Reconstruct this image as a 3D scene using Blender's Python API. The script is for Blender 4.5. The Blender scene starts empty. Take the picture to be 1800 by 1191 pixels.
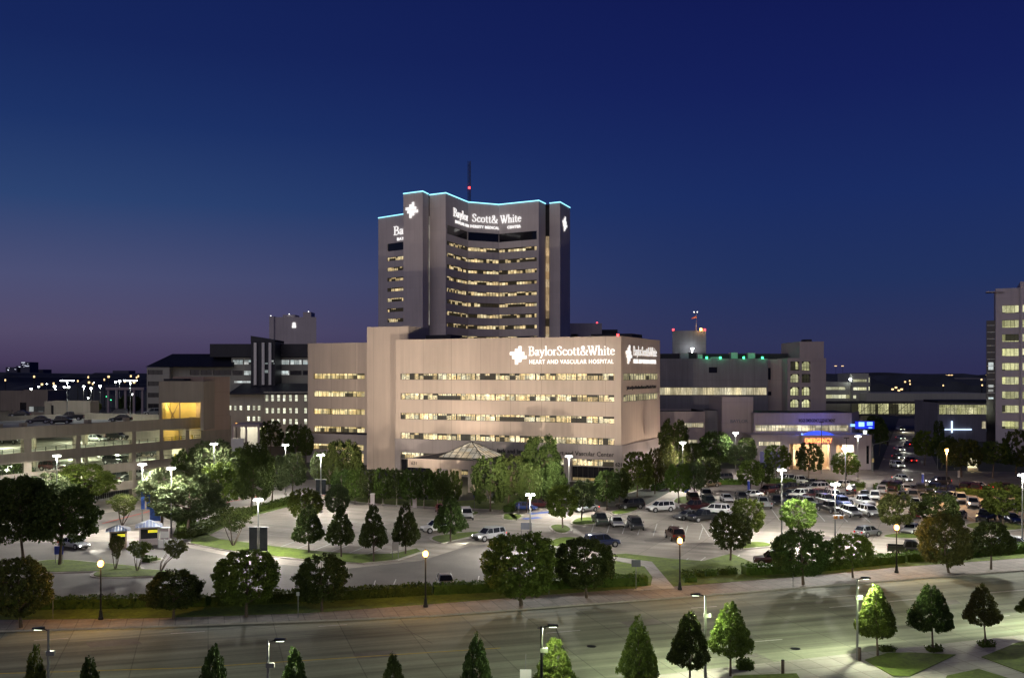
import bpy, math, random
import numpy as np
from mathutils import Vector, Matrix
R = math.radians
random.seed(7)
scene = bpy.context.scene
COL = scene.collection

# ------------------------------------------------------------------ camera
F, H, HY, CX = 1750.0, 24.0, 656.0, 900.0        # focal length in photo pixels, camera height, horizon row, centre column
cam_d = bpy.data.cameras.new('camera'); cam = bpy.data.objects.new('camera', cam_d); COL.objects.link(cam)
cam.location = (0, 0, H); cam.rotation_euler = (R(90), 0, 0)
cam_d.sensor_width = 36.0; cam_d.lens = 35.0; cam_d.shift_y = (HY - 595.5) / 1800.0
cam_d.clip_start = 0.5; cam_d.clip_end = 20000
scene.camera = cam

# ------------------------------------------------------------------ world: clear dusk sky, afterglow low on the left
world = bpy.data.worlds.new('World'); scene.world = world; world.use_nodes = True
wt = world.node_tree; wt.nodes.clear()
def wn(t, **k):
    n = wt.nodes.new(t)
    for a, b in k.items(): setattr(n, a, b)
    return n
w_out = wn('ShaderNodeOutputWorld'); w_bg = wn('ShaderNodeBackground')
w_tc = wn('ShaderNodeTexCoord'); w_sep = wn('ShaderNodeSeparateXYZ')
wt.links.new(w_tc.outputs['Generated'], w_sep.inputs[0])
def ramp(stops, src):
    r = wn('ShaderNodeValToRGB'); e = r.color_ramp.elements
    while len(e) > 1: e.remove(e[-1])
    e[0].position = stops[0][0]; e[0].color = (*stops[0][1], 1)
    for p, c in stops[1:]:
        q = e.new(p); q.color = (*c, 1)
    wt.links.new(src, r.inputs[0]); return r
def srgb(r, g, b):
    f = lambda v: (v/255/12.92 if v/255 <= .04045 else ((v/255+.055)/1.055)**2.4)
    return (f(r), f(g), f(b))
left = ramp([(0.0, srgb(58, 50, 76)), (0.012, srgb(71, 60, 90)), (0.04, srgb(84, 76, 106)), (0.09, srgb(76, 80, 117)), (0.16, srgb(45, 68, 114)), (0.23, srgb(29, 51, 103)), (0.30, srgb(22, 39, 92)), (0.40, srgb(18, 33, 86)), (0.9, srgb(10, 16, 52))], w_sep.outputs['Z'])
right = ramp([(0.0, srgb(46, 46, 82)), (0.03, srgb(46, 51, 88)), (0.09, srgb(34, 50, 95)), (0.17, srgb(26, 44, 98)), (0.27, srgb(20, 32, 90)), (0.40, srgb(15, 22, 78)), (0.9, srgb(8, 12, 46))], w_sep.outputs['Z'])
w_mr = wn('ShaderNodeMapRange'); w_mr.interpolation_type = 'SMOOTHSTEP'
w_mr.inputs['From Min'].default_value = -0.52; w_mr.inputs['From Max'].default_value = 0.30
wt.links.new(w_sep.outputs['X'], w_mr.inputs['Value'])
w_mix = wn('ShaderNodeMix', data_type='RGBA')
wt.links.new(w_mr.outputs[0], w_mix.inputs['Factor'])
wt.links.new(left.outputs[0], w_mix.inputs[6]); wt.links.new(right.outputs[0], w_mix.inputs[7])
wt.links.new(w_mix.outputs[2], w_bg.inputs['Color']); w_bg.inputs['Strength'].default_value = 1.0
wt.links.new(w_bg.outputs[0], w_out.inputs['Surface'])

# afterglow of the set sun: very weak, very wide, low from behind-left
sun_d = bpy.data.lights.new('afterglow', 'SUN'); sun_d.energy = 0.42; sun_d.angle = R(60); sun_d.color = (1.0, 0.88, 0.84)
sun = bpy.data.objects.new('afterglow', sun_d); COL.objects.link(sun); sun.rotation_euler = (R(62), 0, R(-25))

scene.view_settings.view_transform = 'Standard'; scene.view_settings.look = 'None'
scene.view_settings.exposure = 0.0; scene.view_settings.gamma = 1.0
cy = scene.cycles
cy.use_denoising = True; cy.max_bounces = 4; cy.diffuse_bounces = 2; cy.glossy_bounces = 2; cy.transmission_bounces = 2
cy.sample_clamp_indirect = 3.0; cy.caustics_reflective = False; cy.caustics_refractive = False
cy.use_light_tree = True

# ------------------------------------------------------------------ helpers
def g(px, py, z=0.0):
    D = (H - z) * F / (py - HY)
    return Vector(((px - CX) / F * D, D, z))
def at(px, D, z=0.0): return Vector(((px - CX) / F * D, D, z))
def zat(py, D): return H - (py - HY) * D / F

def tag(o, label=None, cat=None, group=None, kind=None):
    if label: o['label'] = label
    if cat: o['category'] = cat
    if group: o['group'] = group
    if kind: o['kind'] = kind
    return o
def empty(name, loc, rz=0.0, label=None, cat=None, group=None):
    o = bpy.data.objects.new(name, None); COL.objects.link(o)
    o.location = loc; o.rotation_euler = (0, 0, rz); o.empty_display_size = 0.5
    return tag(o, label, cat, group)
def link(name, me, parent=None, loc=None):
    o = bpy.data.objects.new(name, me); COL.objects.link(o)
    if parent is not None: o.parent = parent
    if loc is not None: o.location = loc
    return o

class MB:
    """collects faces; build() links them as one mesh object"""
    def __init__(s): s.v = []; s.f = []; s.m = []; s.uv = []
    def face(s, pts, m=0, uv=None):
        b = len(s.v); s.v += [tuple(p) for p in pts]; s.f.append(list(range(b, b + len(pts)))); s.m.append(m)
        s.uv.append(uv or [(p[0] + p[1], p[2]) for p in pts])
    def hexa(s, c, m=0):          # 8 corners: bottom ring 0-3, top ring 4-7 (counter-clockwise from above)
        for idx in ((3, 2, 1, 0), (4, 5, 6, 7), (0, 1, 5, 4), (1, 2, 6, 5), (2, 3, 7, 6), (3, 0, 4, 7)):
            pts = [c[i] for i in idx]
            s.face(pts, m, [(p[0], p[1]) for p in pts] if idx in ((3, 2, 1, 0), (4, 5, 6, 7)) else None)
    def box(s, x0, x1, y0, y1, z0, z1, m=0):
        if x0 > x1: x0, x1 = x1, x0
        if y0 > y1: y0, y1 = y1, y0
        if z0 > z1: z0, z1 = z1, z0
        s.hexa([(x0, y0, z0), (x1, y0, z0), (x1, y1, z0), (x0, y1, z0), (x0, y0, z1), (x1, y0, z1), (x1, y1, z1), (x0, y1, z1)], m)
    def prism(s, poly, z0, z1, m=0, mside=None):
        a = sum(poly[i][0]*poly[(i+1) % len(poly)][1] - poly[(i+1) % len(poly)][0]*poly[i][1] for i in range(len(poly)))
        if a < 0: poly = poly[::-1]
        n = len(poly)
        s.face([(p[0], p[1], z1) for p in poly], m, [(p[0], p[1]) for p in poly])
        u = 0.0
        for i in range(n):
            p, q = poly[i], poly[(i+1) % n]; L = math.hypot(q[0]-p[0], q[1]-p[1])
            s.face([(p[0], p[1], z0), (q[0], q[1], z0), (q[0], q[1], z1), (p[0], p[1], z1)], m if mside is None else mside, [(u, z0), (u+L, z0), (u+L, z1), (u, z1)])
            u += L
    def tube(s, p, q, r0, r1=None, n=8, m=0, caps=True):
        r1 = r0 if r1 is None else r1
        p, q = Vector(p), Vector(q); d = (q - p)
        if d.length < 1e-6: return
        d.normalize(); a = d.cross(Vector((0, 0, 1)) if abs(d.z) < .95 else Vector((1, 0, 0))).normalized(); b = d.cross(a)
        A = [p + (a*math.cos(2*math.pi*i/n) + b*math.sin(2*math.pi*i/n))*r0 for i in range(n)]
        B = [q + (a*math.cos(2*math.pi*i/n) + b*math.sin(2*math.pi*i/n))*r1 for i in range(n)]
        for i in range(n):
            j = (i+1) % n; s.face([A[j], A[i], B[i], B[j]], m)
        if caps: s.face(A, m); s.face(B[::-1], m)
    def ring_loft(s, rings, m=0, caps=True):
        for A, B in zip(rings[:-1], rings[1:]):
            n = len(A)
            for i in range(n):
                j = (i+1) % n; s.face([A[i], A[j], B[j], B[i]], m)
        if caps: s.face(rings[0][::-1], m); s.face(rings[-1], m)
    def build(s, name, mats, parent=None, smooth=False, loc=None, merge=False):
        me = s.mesh(name, mats, smooth, merge)
        return link(name, me, parent, loc)
    def mesh(s, name, mats, smooth=False, merge=False):
        me = bpy.data.meshes.new(name); me.from_pydata(s.v, [], s.f)
        if not isinstance(mats, (list, tuple)): mats = [mats]
        for m in mats: me.materials.append(m)
        me.polygons.foreach_set('material_index', s.m)
        ul = me.uv_layers.new(name='UVMap')
        flat = [c for f in s.uv for p in f for c in p]
        ul.data.foreach_set('uv', flat)
        if merge or smooth:
            import bmesh
            bm = bmesh.new(); bm.from_mesh(me); bmesh.ops.remove_doubles(bm, verts=bm.verts, dist=1e-4)
            bmesh.ops.recalc_face_normals(bm, faces=bm.faces)
            bm.to_mesh(me); bm.free()
        if smooth: me.polygons.foreach_set('use_smooth', [True]*len(me.polygons))
        me.update(); return me

# ------------------------------------------------------------------ materials
MATS = {}
class NT:
    def __init__(s, name):
        s.mat = bpy.data.materials.new(name); s.mat.use_nodes = True; s.t = s.mat.node_tree
        s.p = s.t.nodes['Principled BSDF']; s.out = s.t.nodes['Material Output']
    def n(s, t, ins=None, **k):
        nd = s.t.nodes.new(t)
        for a, b in k.items(): setattr(nd, a, b)
        for a, b in (ins or {}).items(): s.set(nd.inputs[a], b)
        return nd
    def set(s, inp, v):
        if hasattr(v, 'is_linked') or isinstance(v, bpy.types.NodeSocket): s.t.links.new(v, inp)
        else: inp.default_value = v
    def math(s, op, a, b=0.0, c=None, clamp=False):
        nd = s.t.nodes.new('ShaderNodeMath'); nd.operation = op; nd.use_clamp = clamp
        s.set(nd.inputs[0], a); s.set(nd.inputs[1], b)
        if c is not None: s.set(nd.inputs[2], c)
        return nd.outputs[0]
    def mix(s, f, a, b):
        nd = s.t.nodes.new('ShaderNodeMix'); nd.data_type = 'RGBA'
        s.set(nd.inputs[0], f)
        s.set(nd.inputs[6], (*a, 1) if isinstance(a, tuple) and len(a) == 3 else a)
        s.set(nd.inputs[7], (*b, 1) if isinstance(b, tuple) and len(b) == 3 else b)
        return nd.outputs[2]
    def scale(s, col, f):
        nd = s.t.nodes.new('ShaderNodeVectorMath'); nd.operation = 'SCALE'
        s.set(nd.inputs[0], col if not isinstance(col, tuple) else col[:3]); s.set(nd.inputs[3], f); return nd.outputs[0]
    def noise(s, vec, scale, detail=3, rough=.55):
        nd = s.t.nodes.new('ShaderNodeTexNoise'); nd.inputs['Scale'].default_value = scale
        nd.inputs['Detail'].default_value = detail; nd.inputs['Roughness'].default_value = rough
        if vec is not None: s.t.links.new(vec, nd.inputs['Vector'])
        return nd.outputs[0]
    def smap(s, v, a, b, c, d):
        nd = s.t.nodes.new('ShaderNodeMapRange'); s.set(nd.inputs[0], v)
        for i, q in enumerate((a, b, c, d)): nd.inputs[i+1].default_value = q
        return nd.outputs[0]

def plain(name, col, rough=.7, metal=0.0, noise=0.0, nscale=1.0, emit=None, estr=0.0, coat=0.0):
    if name in MATS: return MATS[name]
    k = NT(name); p = k.p
    p.inputs['Base Color'].default_value = (*col, 1); p.inputs['Roughness'].default_value = rough; p.inputs['Metallic'].default_value = metal
    if coat: p.inputs['Coat Weight'].default_value = coat
    if noise:
        tc = k.n('ShaderNodeTexCoord').outputs['Object']
        f = k.noise(tc, nscale, 5)
        k.set(p.inputs['Base Color'], k.mix(k.smap(f, .3, .7, 0, 1), tuple(c*(1-noise) for c in col), tuple(min(1, c*(1+noise)) for c in col)))
    if emit:
        p.inputs['Emission Color'].default_value = (*emit, 1); p.inputs['Emission Strength'].default_value = estr
    MATS[name] = k.mat; return k.mat

def wall_mat(name, col, joint_u=6.0, joint_z=4.7, stain=.18, jd=.75):
    """precast concrete: panel joints, rain streaks, blotches"""
    k = NT(name)
    uv = k.n('ShaderNodeUVMap').outputs[0]; sep = k.n('ShaderNodeSeparateXYZ', {0: uv})
    U, V = sep.outputs[0], sep.outputs[1]
    def line(c, per, w):
        fr = k.math('FRACT', k.math('DIVIDE', c, per)); return k.math('LESS_THAN', fr, w/per)
    j = k.math('MAXIMUM', line(U, joint_u, .07), line(V, joint_z, .06)) if joint_z else line(U, joint_u, .07)
    mp = k.n('ShaderNodeMapping', {0: uv}); mp.inputs['Scale'].default_value = (1.1, .06, 1)
    streak = k.noise(mp.outputs[0], 1.0, 4)
    blot = k.noise(uv, .12, 5)
    # panel to panel tone
    cell = k.n('ShaderNodeCombineXYZ', {0: k.math('FLOOR', k.math('DIVIDE', U, joint_u)), 1: k.math('FLOOR', k.math('DIVIDE', V, joint_z or 100.0))})
    wn_ = k.n('ShaderNodeTexWhiteNoise', {'Vector': cell.outputs[0]}, noise_dimensions='2D').outputs[0]
    t = k.math('ADD', k.math('MULTIPLY', k.smap(streak, .3, .75, 0, 1), stain), k.math('MULTIPLY', k.smap(blot, .3, .7, 0, 1), stain*.7))
    t = k.math('ADD', t, k.math('MULTIPLY', wn_, .06))
    f = k.math('MULTIPLY', k.math('SUBTRACT', 1.08, t), k.math('SUBTRACT', 1.0, k.math('MULTIPLY', j, 1-jd)))
    k.set(k.p.inputs['Base Color'], k.scale(col, f))
    k.p.inputs['Roughness'].default_value = .85
    bp = k.n('ShaderNodeBump', {'Strength': .25, 'Distance': .03, 'Height': k.noise(uv, 9.0, 4)})
    k.set(k.p.inputs['Normal'], bp.outputs[0])
    return k.mat

def window_mat(name, cell=1.5, lit=.9, cols=((1, .86, .5), (1, .93, .68)), strength=1.0, dim=.06, stripes=.5, clutter=.5, zc=4.7, bandz=None):
    """glass with the lit room seen through it: pane to pane differences, curtains, furniture, ceiling lamps"""
    k = NT(name)
    uv = k.n('ShaderNodeUVMap').outputs[0]; sep = k.n('ShaderNodeSeparateXYZ', {0: uv}); U, V = sep.outputs[0], sep.outputs[1]
    rnd = k.math('MULTIPLY', k.n('ShaderNodeObjectInfo').outputs['Random'], 97.0)
    cu = k.math('FLOOR', k.math('DIVIDE', U, cell)); cv = k.math('ADD', k.math('FLOOR', k.math('DIVIDE', V, zc)), rnd)
    def wnz(a, b):
        c = k.n('ShaderNodeCombineXYZ', {0: a, 1: b}); return k.n('ShaderNodeTexWhiteNoise', {'Vector': c.outputs[0]}, noise_dimensions='2D')
    w1 = wnz(cu, cv); w2 = wnz(k.math('ADD', cu, 31.7), cv)
    room = wnz(k.math('FLOOR', k.math('DIVIDE', U, cell*3.0)), k.math('ADD', cv, 5.3))      # three panes share a room
    on = k.math('LESS_THAN', k.math('ADD', k.math('MULTIPLY', room.outputs[0], .6), k.math('MULTIPLY', w1.outputs[0], .4)), lit)
    bright = k.math('MULTIPLY', k.smap(w2.outputs[0], 0, 1, .42, 1.1), k.smap(room.outputs[0], 0, 1, 1.35, .55))
    # curtains: vertical stripes
    c3 = k.n('ShaderNodeCombineXYZ', {0: k.math('MULTIPLY', U, 3.2), 1: k.math('ADD', k.math('MULTIPLY', V, .25), rnd)})
    st = k.smap(k.noise(c3.outputs[0], 1.0, 2), .35, .62, 1-stripes, 1.0)
    # furniture and people-height clutter
    c4 = k.n('ShaderNodeCombineXYZ', {0: k.math('MULTIPLY', U, 2.0), 1: k.math('ADD', k.math('MULTIPLY', V, 2.6), rnd)})
    cl = k.smap(k.noise(c4.outputs[0], 1.0, 4, .7), .36, .5, 1-clutter, 1.0)
    e = k.math('MULTIPLY', k.math('MULTIPLY', bright, st), cl)
    e = k.math('ADD', k.math('MULTIPLY', k.math('MULTIPLY', e, on), strength), dim*.5)
    colr = k.mix(w1.outputs[0], cols[0], cols[1])
    k.set(k.p.inputs['Emission Color'], colr); k.set(k.p.inputs['Emission Strength'], e)
    k.p.inputs['Base Color'].default_value = (.02, .02, .022, 1); k.p.inputs['Roughness'].default_value = .4; k.p.inputs['Specular IOR Level'].default_value = .2
    return k.mat

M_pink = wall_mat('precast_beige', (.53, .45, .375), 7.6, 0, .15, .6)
M_pinkbase = wall_mat('precast_beige_base_shaded', (.32, .295, .29), 5.2, 0, .14)  # greyer base precast, with the shade low on the front put into its colour
M_tower = wall_mat('tower_concrete', (.62, .57, .57), 5.0, 4.2, .12, .9)
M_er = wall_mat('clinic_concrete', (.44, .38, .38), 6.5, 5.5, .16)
M_erdark = wall_mat('clinic_concrete_dark', (.25, .24, .27), 6.5, 5.5, .25)  # darker, bluer concrete with stronger stains
M_rt = wall_mat('white_panel', (.55, .50, .53), 4.0, 4.2, .12)
M_garage = wall_mat('garage_concrete', (.33, .285, .225), 9.0, 0, .2)
M_grey = wall_mat('pale_green_panel', (.40, .41, .36), 5.0, 4.0, .12)
M_brown = wall_mat('brown_panel', (.40, .30, .235), 5.0, 5.0, .12)
M_roofdark = plain('dark_roofing', (.035, .036, .045), .8, noise=.25, nscale=.5)
M_navy = plain('navy_metal_roof', (.014, .017, .03), .5, noise=.2, nscale=.4)
M_black = plain('black_metal', (.012, .012, .013), .45, .4)
M_frame = plain('bronze_frame', (.03, .027, .024), .5, .3)
M_dglass = plain('dark_glass', (.012, .013, .018), .08)
M_white = plain('white_paint', (.75, .75, .73), .5, noise=.05)
M_alum = plain('galvanised_steel', (.42, .43, .43), .45, .6, noise=.1, nscale=3)
M_pole = plain('grey_pole_paint', (.16, .165, .16), .5, noise=.1, nscale=2)
M_sign = plain('white_lit_letters', (.9, .9, .9), .5, emit=(1, .985, .95), estr=.95)
M_cyan = plain('cyan_light_strip', (.5, .9, 1), .5, emit=(.30, .80, 1.0), estr=1.7)
M_lamp = plain('lamp_lens_white', (1, 1, 1), .5, emit=(.95, 1.0, .95), estr=22)
M_lampo = plain('lamp_globe_orange', (1, .8, .4), .5, emit=(1.0, .42, .07), estr=7)
M_red = plain('red_beacon', (1, .1, .1), .5, emit=(1, .05, .06), estr=5)
M_green = plain('green_beacon', (.1, 1, .3), .5, emit=(.06, 1, .35), estr=5)
M_ceil = plain('tube_light', (1, 1, 1), .5, emit=(.9, 1, .75), estr=5)
M_win = window_mat('hospital_window', 1.25, .66, ((1, .74, .34), (1, .94, .66)), 1.75, .08, .65, .85)
M_winwing = window_mat('wing_window', 1.3, .80, ((1, .72, .28), (1, .86, .48)), 1.35, .14, .6, .5)
M_winside = window_mat('side_window', 1.3, .8, ((.9, .8, .42), (1, .9, .55)), 1.0, .08, .8, .6)
M_wintower = window_mat('tower_window', 1.3, .52, ((1, .72, .34), (1, .85, .5)), 1.15, .05, .6, .6, 4.2)
M_wintower2 = window_mat('tower_stair_window', 1.5, .8, ((1, .62, .3), (1, .8, .5)), .7, .05, .5, .6, 3.0)
M_winer = window_mat('clinic_window', 1.6, .95, ((1, .85, .5), (1, .92, .66)), 1.05, .05, .6, .4, 5)
M_winered = window_mat('amber_window', 1.9, .9, ((1, .68, .26), (1, .82, .42)), .75, .04, .4, .7, 5)
M_wincool = window_mat('cool_window', 2.0, .75, ((.75, .9, .9), (1, 1, .95)), .85, .04, .4, .5, 4)
M_winslot = window_mat('slot_window', 1.0, 1.0, ((.92, .95, .66), (1, 1, .8)), 1.4, .05, .2, .2, 4)
M_winright = window_mat('right_window', 2.6, .72, ((.95, .95, .42), (1, .98, .6)), .8, .06, .45, .5, 4.2)
M_bridge = window_mat('bridge_glass', 1.4, .78, ((.8, .78, .36), (1, .95, .55)), .75, .06, .6, .9, 4)
M_deck = window_mat('deck_light', 3.0, 1.0, ((.95, .92, .5), (1, 1, .7)), 1.0, .1, .4, .5, 4)

def ground_mat(name, col, nsc=.25, amt=.25, fine=.12, joints=None, rough=.85, patch=None):
    k = NT(name); pos = k.n('ShaderNodeNewGeometry').outputs['Position']
    a = k.smap(k.noise(pos, nsc, 6, .6), .3, .7, -amt, amt); b = k.smap(k.noise(pos, 3.0, 4), .25, .75, -fine, fine)
    f = k.math('ADD', 1.0, k.math('ADD', a, b))
    if joints:
        ang = R(joints[2]); mp = k.n('ShaderNodeMapping', {0: pos}); mp.inputs['Rotation'].default_value = (0, 0, ang)
        sp = k.n('ShaderNodeSeparateXYZ', {0: mp.outputs[0]})
        def ln(c, per): return k.math('LESS_THAN', k.math('FRACT', k.math('DIVIDE', c, per)), .09/per)
        f = k.math('MULTIPLY', f, k.math('SUBTRACT', 1, k.math('MULTIPLY', k.math('MAXIMUM', ln(sp.outputs[0], joints[0]), ln(sp.outputs[1], joints[1])), .38)))
        c = k.n('ShaderNodeCombineXYZ', {0: k.math('FLOOR', k.math('DIVIDE', sp.outputs[0], joints[0])), 1: k.math('FLOOR', k.math('DIVIDE', sp.outputs[1], joints[1]))})
        f = k.math('MULTIPLY', f, k.smap(k.n('ShaderNodeTexWhiteNoise', {'Vector': c.outputs[0]}, noise_dimensions='2D').outputs[0], 0, 1, .88, 1.1))
        if patch:   # oil and tyre darkening stretched along the lanes
            mq = k.n('ShaderNodeMapping', {0: mp.outputs[0]}); mq.inputs['Scale'].default_value = (.03, .55, 1)
            f = k.math('MULTIPLY', f, k.smap(k.noise(mq.outputs[0], 1.0, 4), .35, .65, 1-patch, 1.05))
    k.set(k.p.inputs['Base Color'], k.scale(col, f)); k.p.inputs['Roughness'].default_value = rough
    bp = k.n('ShaderNodeBump', {'Strength': .3, 'Distance': .02, 'Height': k.noise(pos, 12.0, 3)})
    k.set(k.p.inputs['Normal'], bp.outputs[0])
    return k.mat
M_lot = ground_mat('parking_concrete', (.33, .295, .25), .10, .22, .08, (5.5, 5.5, 24), patch=.25)
M_drive = ground_mat('drive_asphalt', (.16, .147, .13), .12, .25, .1)
M_street = ground_mat('street_concrete', (.30, .325, .23), .08, .24, .08, (6.0, 4.2, -17), patch=.5)
M_road = ground_mat('road_asphalt', (.15, .13, .115), .15, .25, .1)
M_walk = ground_mat('brick_walk', (.235, .208, .182), .3, .15, .15, (1.5, 1.5, -17))
M_path = ground_mat('path_concrete', (.36, .34, .31), .3, .15, .08, (2, 2, -17))
M_kerb = ground_mat('kerb_concrete', (.40, .37, .32), .6, .2, .1)
M_lawn = ground_mat('lawn_grass', (.10, .15, .014), .5, .35, .35, rough=1)
M_earth = ground_mat('far_ground', (.03, .035, .025), .01, .4, .1)
M_paint = ground_mat('worn_line_paint', (.62, .62, .58), 1.0, .25, .15)
M_yellow = ground_mat('worn_yellow_paint', (.60, .46, .08), 1.0, .25, .15)
M_redk = ground_mat('red_kerb_paint', (.42, .05, .03), .8, .2, .15)
M_bluep = ground_mat('blue_bay_paint', (.08, .13, .40), .6, .3, .1)
M_deckfl = ground_mat('deck_concrete', (.26, .25, .22), .2, .2, .08, (8, 8, 24))

def leaf_mat(name, c0, c1, tr=.25):
    k = NT(name); inf = k.n('ShaderNodeObjectInfo'); pos = k.n('ShaderNodeNewGeometry').outputs['Position']
    isl = k.n('ShaderNodeNewGeometry').outputs['Random Per Island']
    n = k.smap(k.noise(pos, .9, 3), .35, .65, 0, 1)
    f = k.math('ADD', k.math('MULTIPLY', n, .45), k.math('MULTIPLY', isl, .55))
    col = k.mix(f, c0, c1)
    hv = k.n('ShaderNodeHueSaturation', {'Color': col}); k.set(hv.inputs['Hue'], k.smap(inf.outputs['Random'], 0, 1, .475, .515)); k.set(hv.inputs['Value'], k.smap(inf.outputs['Random'], 0, 1, .8, 1.15))
    k.set(k.p.inputs['Base Color'], hv.outputs[0]); k.p.inputs['Roughness'].default_value = .7
    k.p.inputs['Specular IOR Level'].default_value = .2
    tl = k.n('ShaderNodeBsdfTranslucent', {0: hv.outputs[0]}); mx = k.n('ShaderNodeMixShader', {0: tr})
    k.t.links.new(k.p.outputs[0], mx.inputs[1]); k.t.links.new(tl.outputs[0], mx.inputs[2]); k.t.links.new(mx.outputs[0], k.out.inputs[0])
    return k.mat
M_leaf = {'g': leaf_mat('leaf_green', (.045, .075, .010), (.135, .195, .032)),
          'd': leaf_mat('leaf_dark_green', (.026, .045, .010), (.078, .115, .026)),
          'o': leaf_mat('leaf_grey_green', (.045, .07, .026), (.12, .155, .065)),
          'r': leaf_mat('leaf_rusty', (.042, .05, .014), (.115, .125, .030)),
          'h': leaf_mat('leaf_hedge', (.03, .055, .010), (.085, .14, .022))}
M_bark = plain('bark', (.10, .075, .055), .9, noise=.3, nscale=6)
M_palebark = plain('pale_bark', (.24, .21, .17), .9, noise=.3, nscale=6)

# ------------------------------------------------------------------ lights
def point(name, loc, power, col=(1, 1, 1), r=.15, parent=None):
    d = bpy.data.lights.new(name, 'POINT'); d.energy = power; d.color = col; d.shadow_soft_size = r
    o = bpy.data.objects.new(name, d); COL.objects.link(o); o.location = loc
    if parent is not None: o.parent = parent
    return o
def spot(name, loc, target, power, col=(1, 1, 1), size=90, blend=.6, r=.25, parent=None):
    d = bpy.data.lights.new(name, 'SPOT'); d.energy = power; d.color = col; d.shadow_soft_size = r; d.spot_size = R(size); d.spot_blend = blend
    o = bpy.data.objects.new(name, d); COL.objects.link(o); o.location = loc
    o.rotation_euler = (Vector(target) - Vector(loc)).to_track_quat('-Z', 'Y').to_euler()
    return o

# ================================================================== GROUND
def sheet(name, pts, z, mat, kind='structure', thick=None, side=None):
    mb = MB(); poly = [(p[0], p[1]) for p in pts]
    mb.prism(poly, (z - thick) if thick else z - .02, z, 0, 1 if side else 0)
    return tag(mb.build(name, [mat, side] if side else mat), kind=kind)
gp = lambda L: [g(x, y) for x, y in L]

mb = MB(); mb.face([(-6000, -300, -.06), (6000, -300, -.06), (6000, 9000, -.06), (-6000, 9000, -.06)])
tag(mb.build('ground', M_earth), kind='structure')
# big concrete apron of the hospital: lots and drives
sheet('parking_lot', gp([(-500, 1112), (0, 1090), (600, 1068), (1200, 1031), (1800, 982), (2150, 950), (2150, 868), (1540, 868), (1180, 862), (1170, 868), (1130, 890), (800, 893), (560, 872), (430, 838), (150, 880), (-500, 960)]), 0.0, M_lot)
sheet('service_road', gp([(1180, 862), (1540, 869), (2150, 880), (2150, 836), (1620, 826), (1180, 822), (1030, 858)]), .02, M_road)
sheet('side_street', gp([(1540, 835), (1655, 835), (1606, 735), (1580, 735)]), .04, M_road)
sheet('garage_street', gp([(-100, 960), (180, 930), (460, 884), (600, 868), (560, 842), (430, 850), (360, 880), (150, 905), (-100, 935)]), .02, M_drive)
sheet('entrance_drive', gp([(0, 1060), (330, 1045), (740, 1045), (960, 1030), (1010, 960), (900, 950), (820, 960), (740, 985), (600, 1000), (470, 990), (330, 962), (250, 950), (0, 955)]), .02, M_drive)
# street in front
far_kerb = [(-500, 1135), (0, 1110), (300, 1101), (600, 1090), (760, 1083), (1200, 1050), (1800, 1003), (2300, 965)]
street = gp(far_kerb) + [Vector((160, 60, 0)), Vector((160, 20, 0)), Vector((-120, 10, 0)), Vector((-120, 90, 0))]
sheet('street', street, .0, M_street)
walk_back = [(-500, 1112), (0, 1091), (270, 1088), (540, 1079), (750, 1064), (947, 1048), (1107, 1036), (1200, 1031), (1400, 1015), (1577, 998), (1800, 982), (2300, 945)]
sheet('pavement', gp(far_kerb) + gp(walk_back)[::-1], .14, M_walk, thick=.16, side=M_kerb)
hedge_line = [(-500, 1090), (0, 1075), (360, 1069), (600, 1057), (760, 1048), (1140, 1031), (1200, 1024), (1312, 1014), (1440, 1007), (1600, 990), (1800, 974), (2300, 935)]
def offs(pts, d):
    P = [Vector((p[0], p[1])) for p in pts]; out = []
    for i in range(len(P)):
        a = P[max(0, i-1)]; b = P[min(len(P)-1, i+1)]; t = (b-a).normalized(); out.append(P[i] + Vector((-t.y, t.x))*d)
    return out
hl = gp(hedge_line)
sheet('grass_verge', gp(walk_back) + [Vector((p[0], p[1], 0)) for p in offs(hl, 2.4)][::-1], .17, M_lawn, thick=.2)

# kerb ring + lawn
def island(name, pts, z=.15, w=.28, mat=None):
    P = gp(pts); c = sum(P, Vector())/len(P)
    mb = MB(); mb.prism([(p[0], p[1]) for p in P], 0, z-.03, 0)
    kb = mb.build('kerb', M_kerb)
    inner = []
    for p in P:
        d = (c-p); inner.append(p + d.normalized()*min(w*1.6, d.length*.4))
    mb = MB(); mb.prism([(p[0], p[1]) for p in inner], 0, z+.02, 0)
    o = mb.build(name, mat or M_lawn); tag(o, kind='structure'); kb.parent = o
    return o
def smooth(pts, n=2):
    for _ in range(n):
        q = []
        for i in range(len(pts)):
            a, b = pts[i], pts[(i+1) % len(pts)]
            q += [(a[0]*.75+b[0]*.25, a[1]*.75+b[1]*.25), (a[0]*.25+b[0]*.75, a[1]*.25+b[1]*.75)]
        pts = q
    return pts
sheet('lawn', gp([(1050, 978), (1100, 974), (1180, 983), (1235, 987), (1262, 980), (1285, 974), (1312, 985), (1345, 999), (1318, 1004), (1312, 1022), (1200, 1030), (1050, 1038)]), .15, M_lawn, thick=.15, side=M_kerb)
sheet('path', gp([(1050, 979), (1085, 981), (1146, 989), (1162, 1008), (1186, 1036), (1112, 1040), (1122, 1034), (1144, 1031), (1147, 1016), (1133, 997), (1078, 986), (1050, 984)]), .19, M_path, thick=.04)
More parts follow.
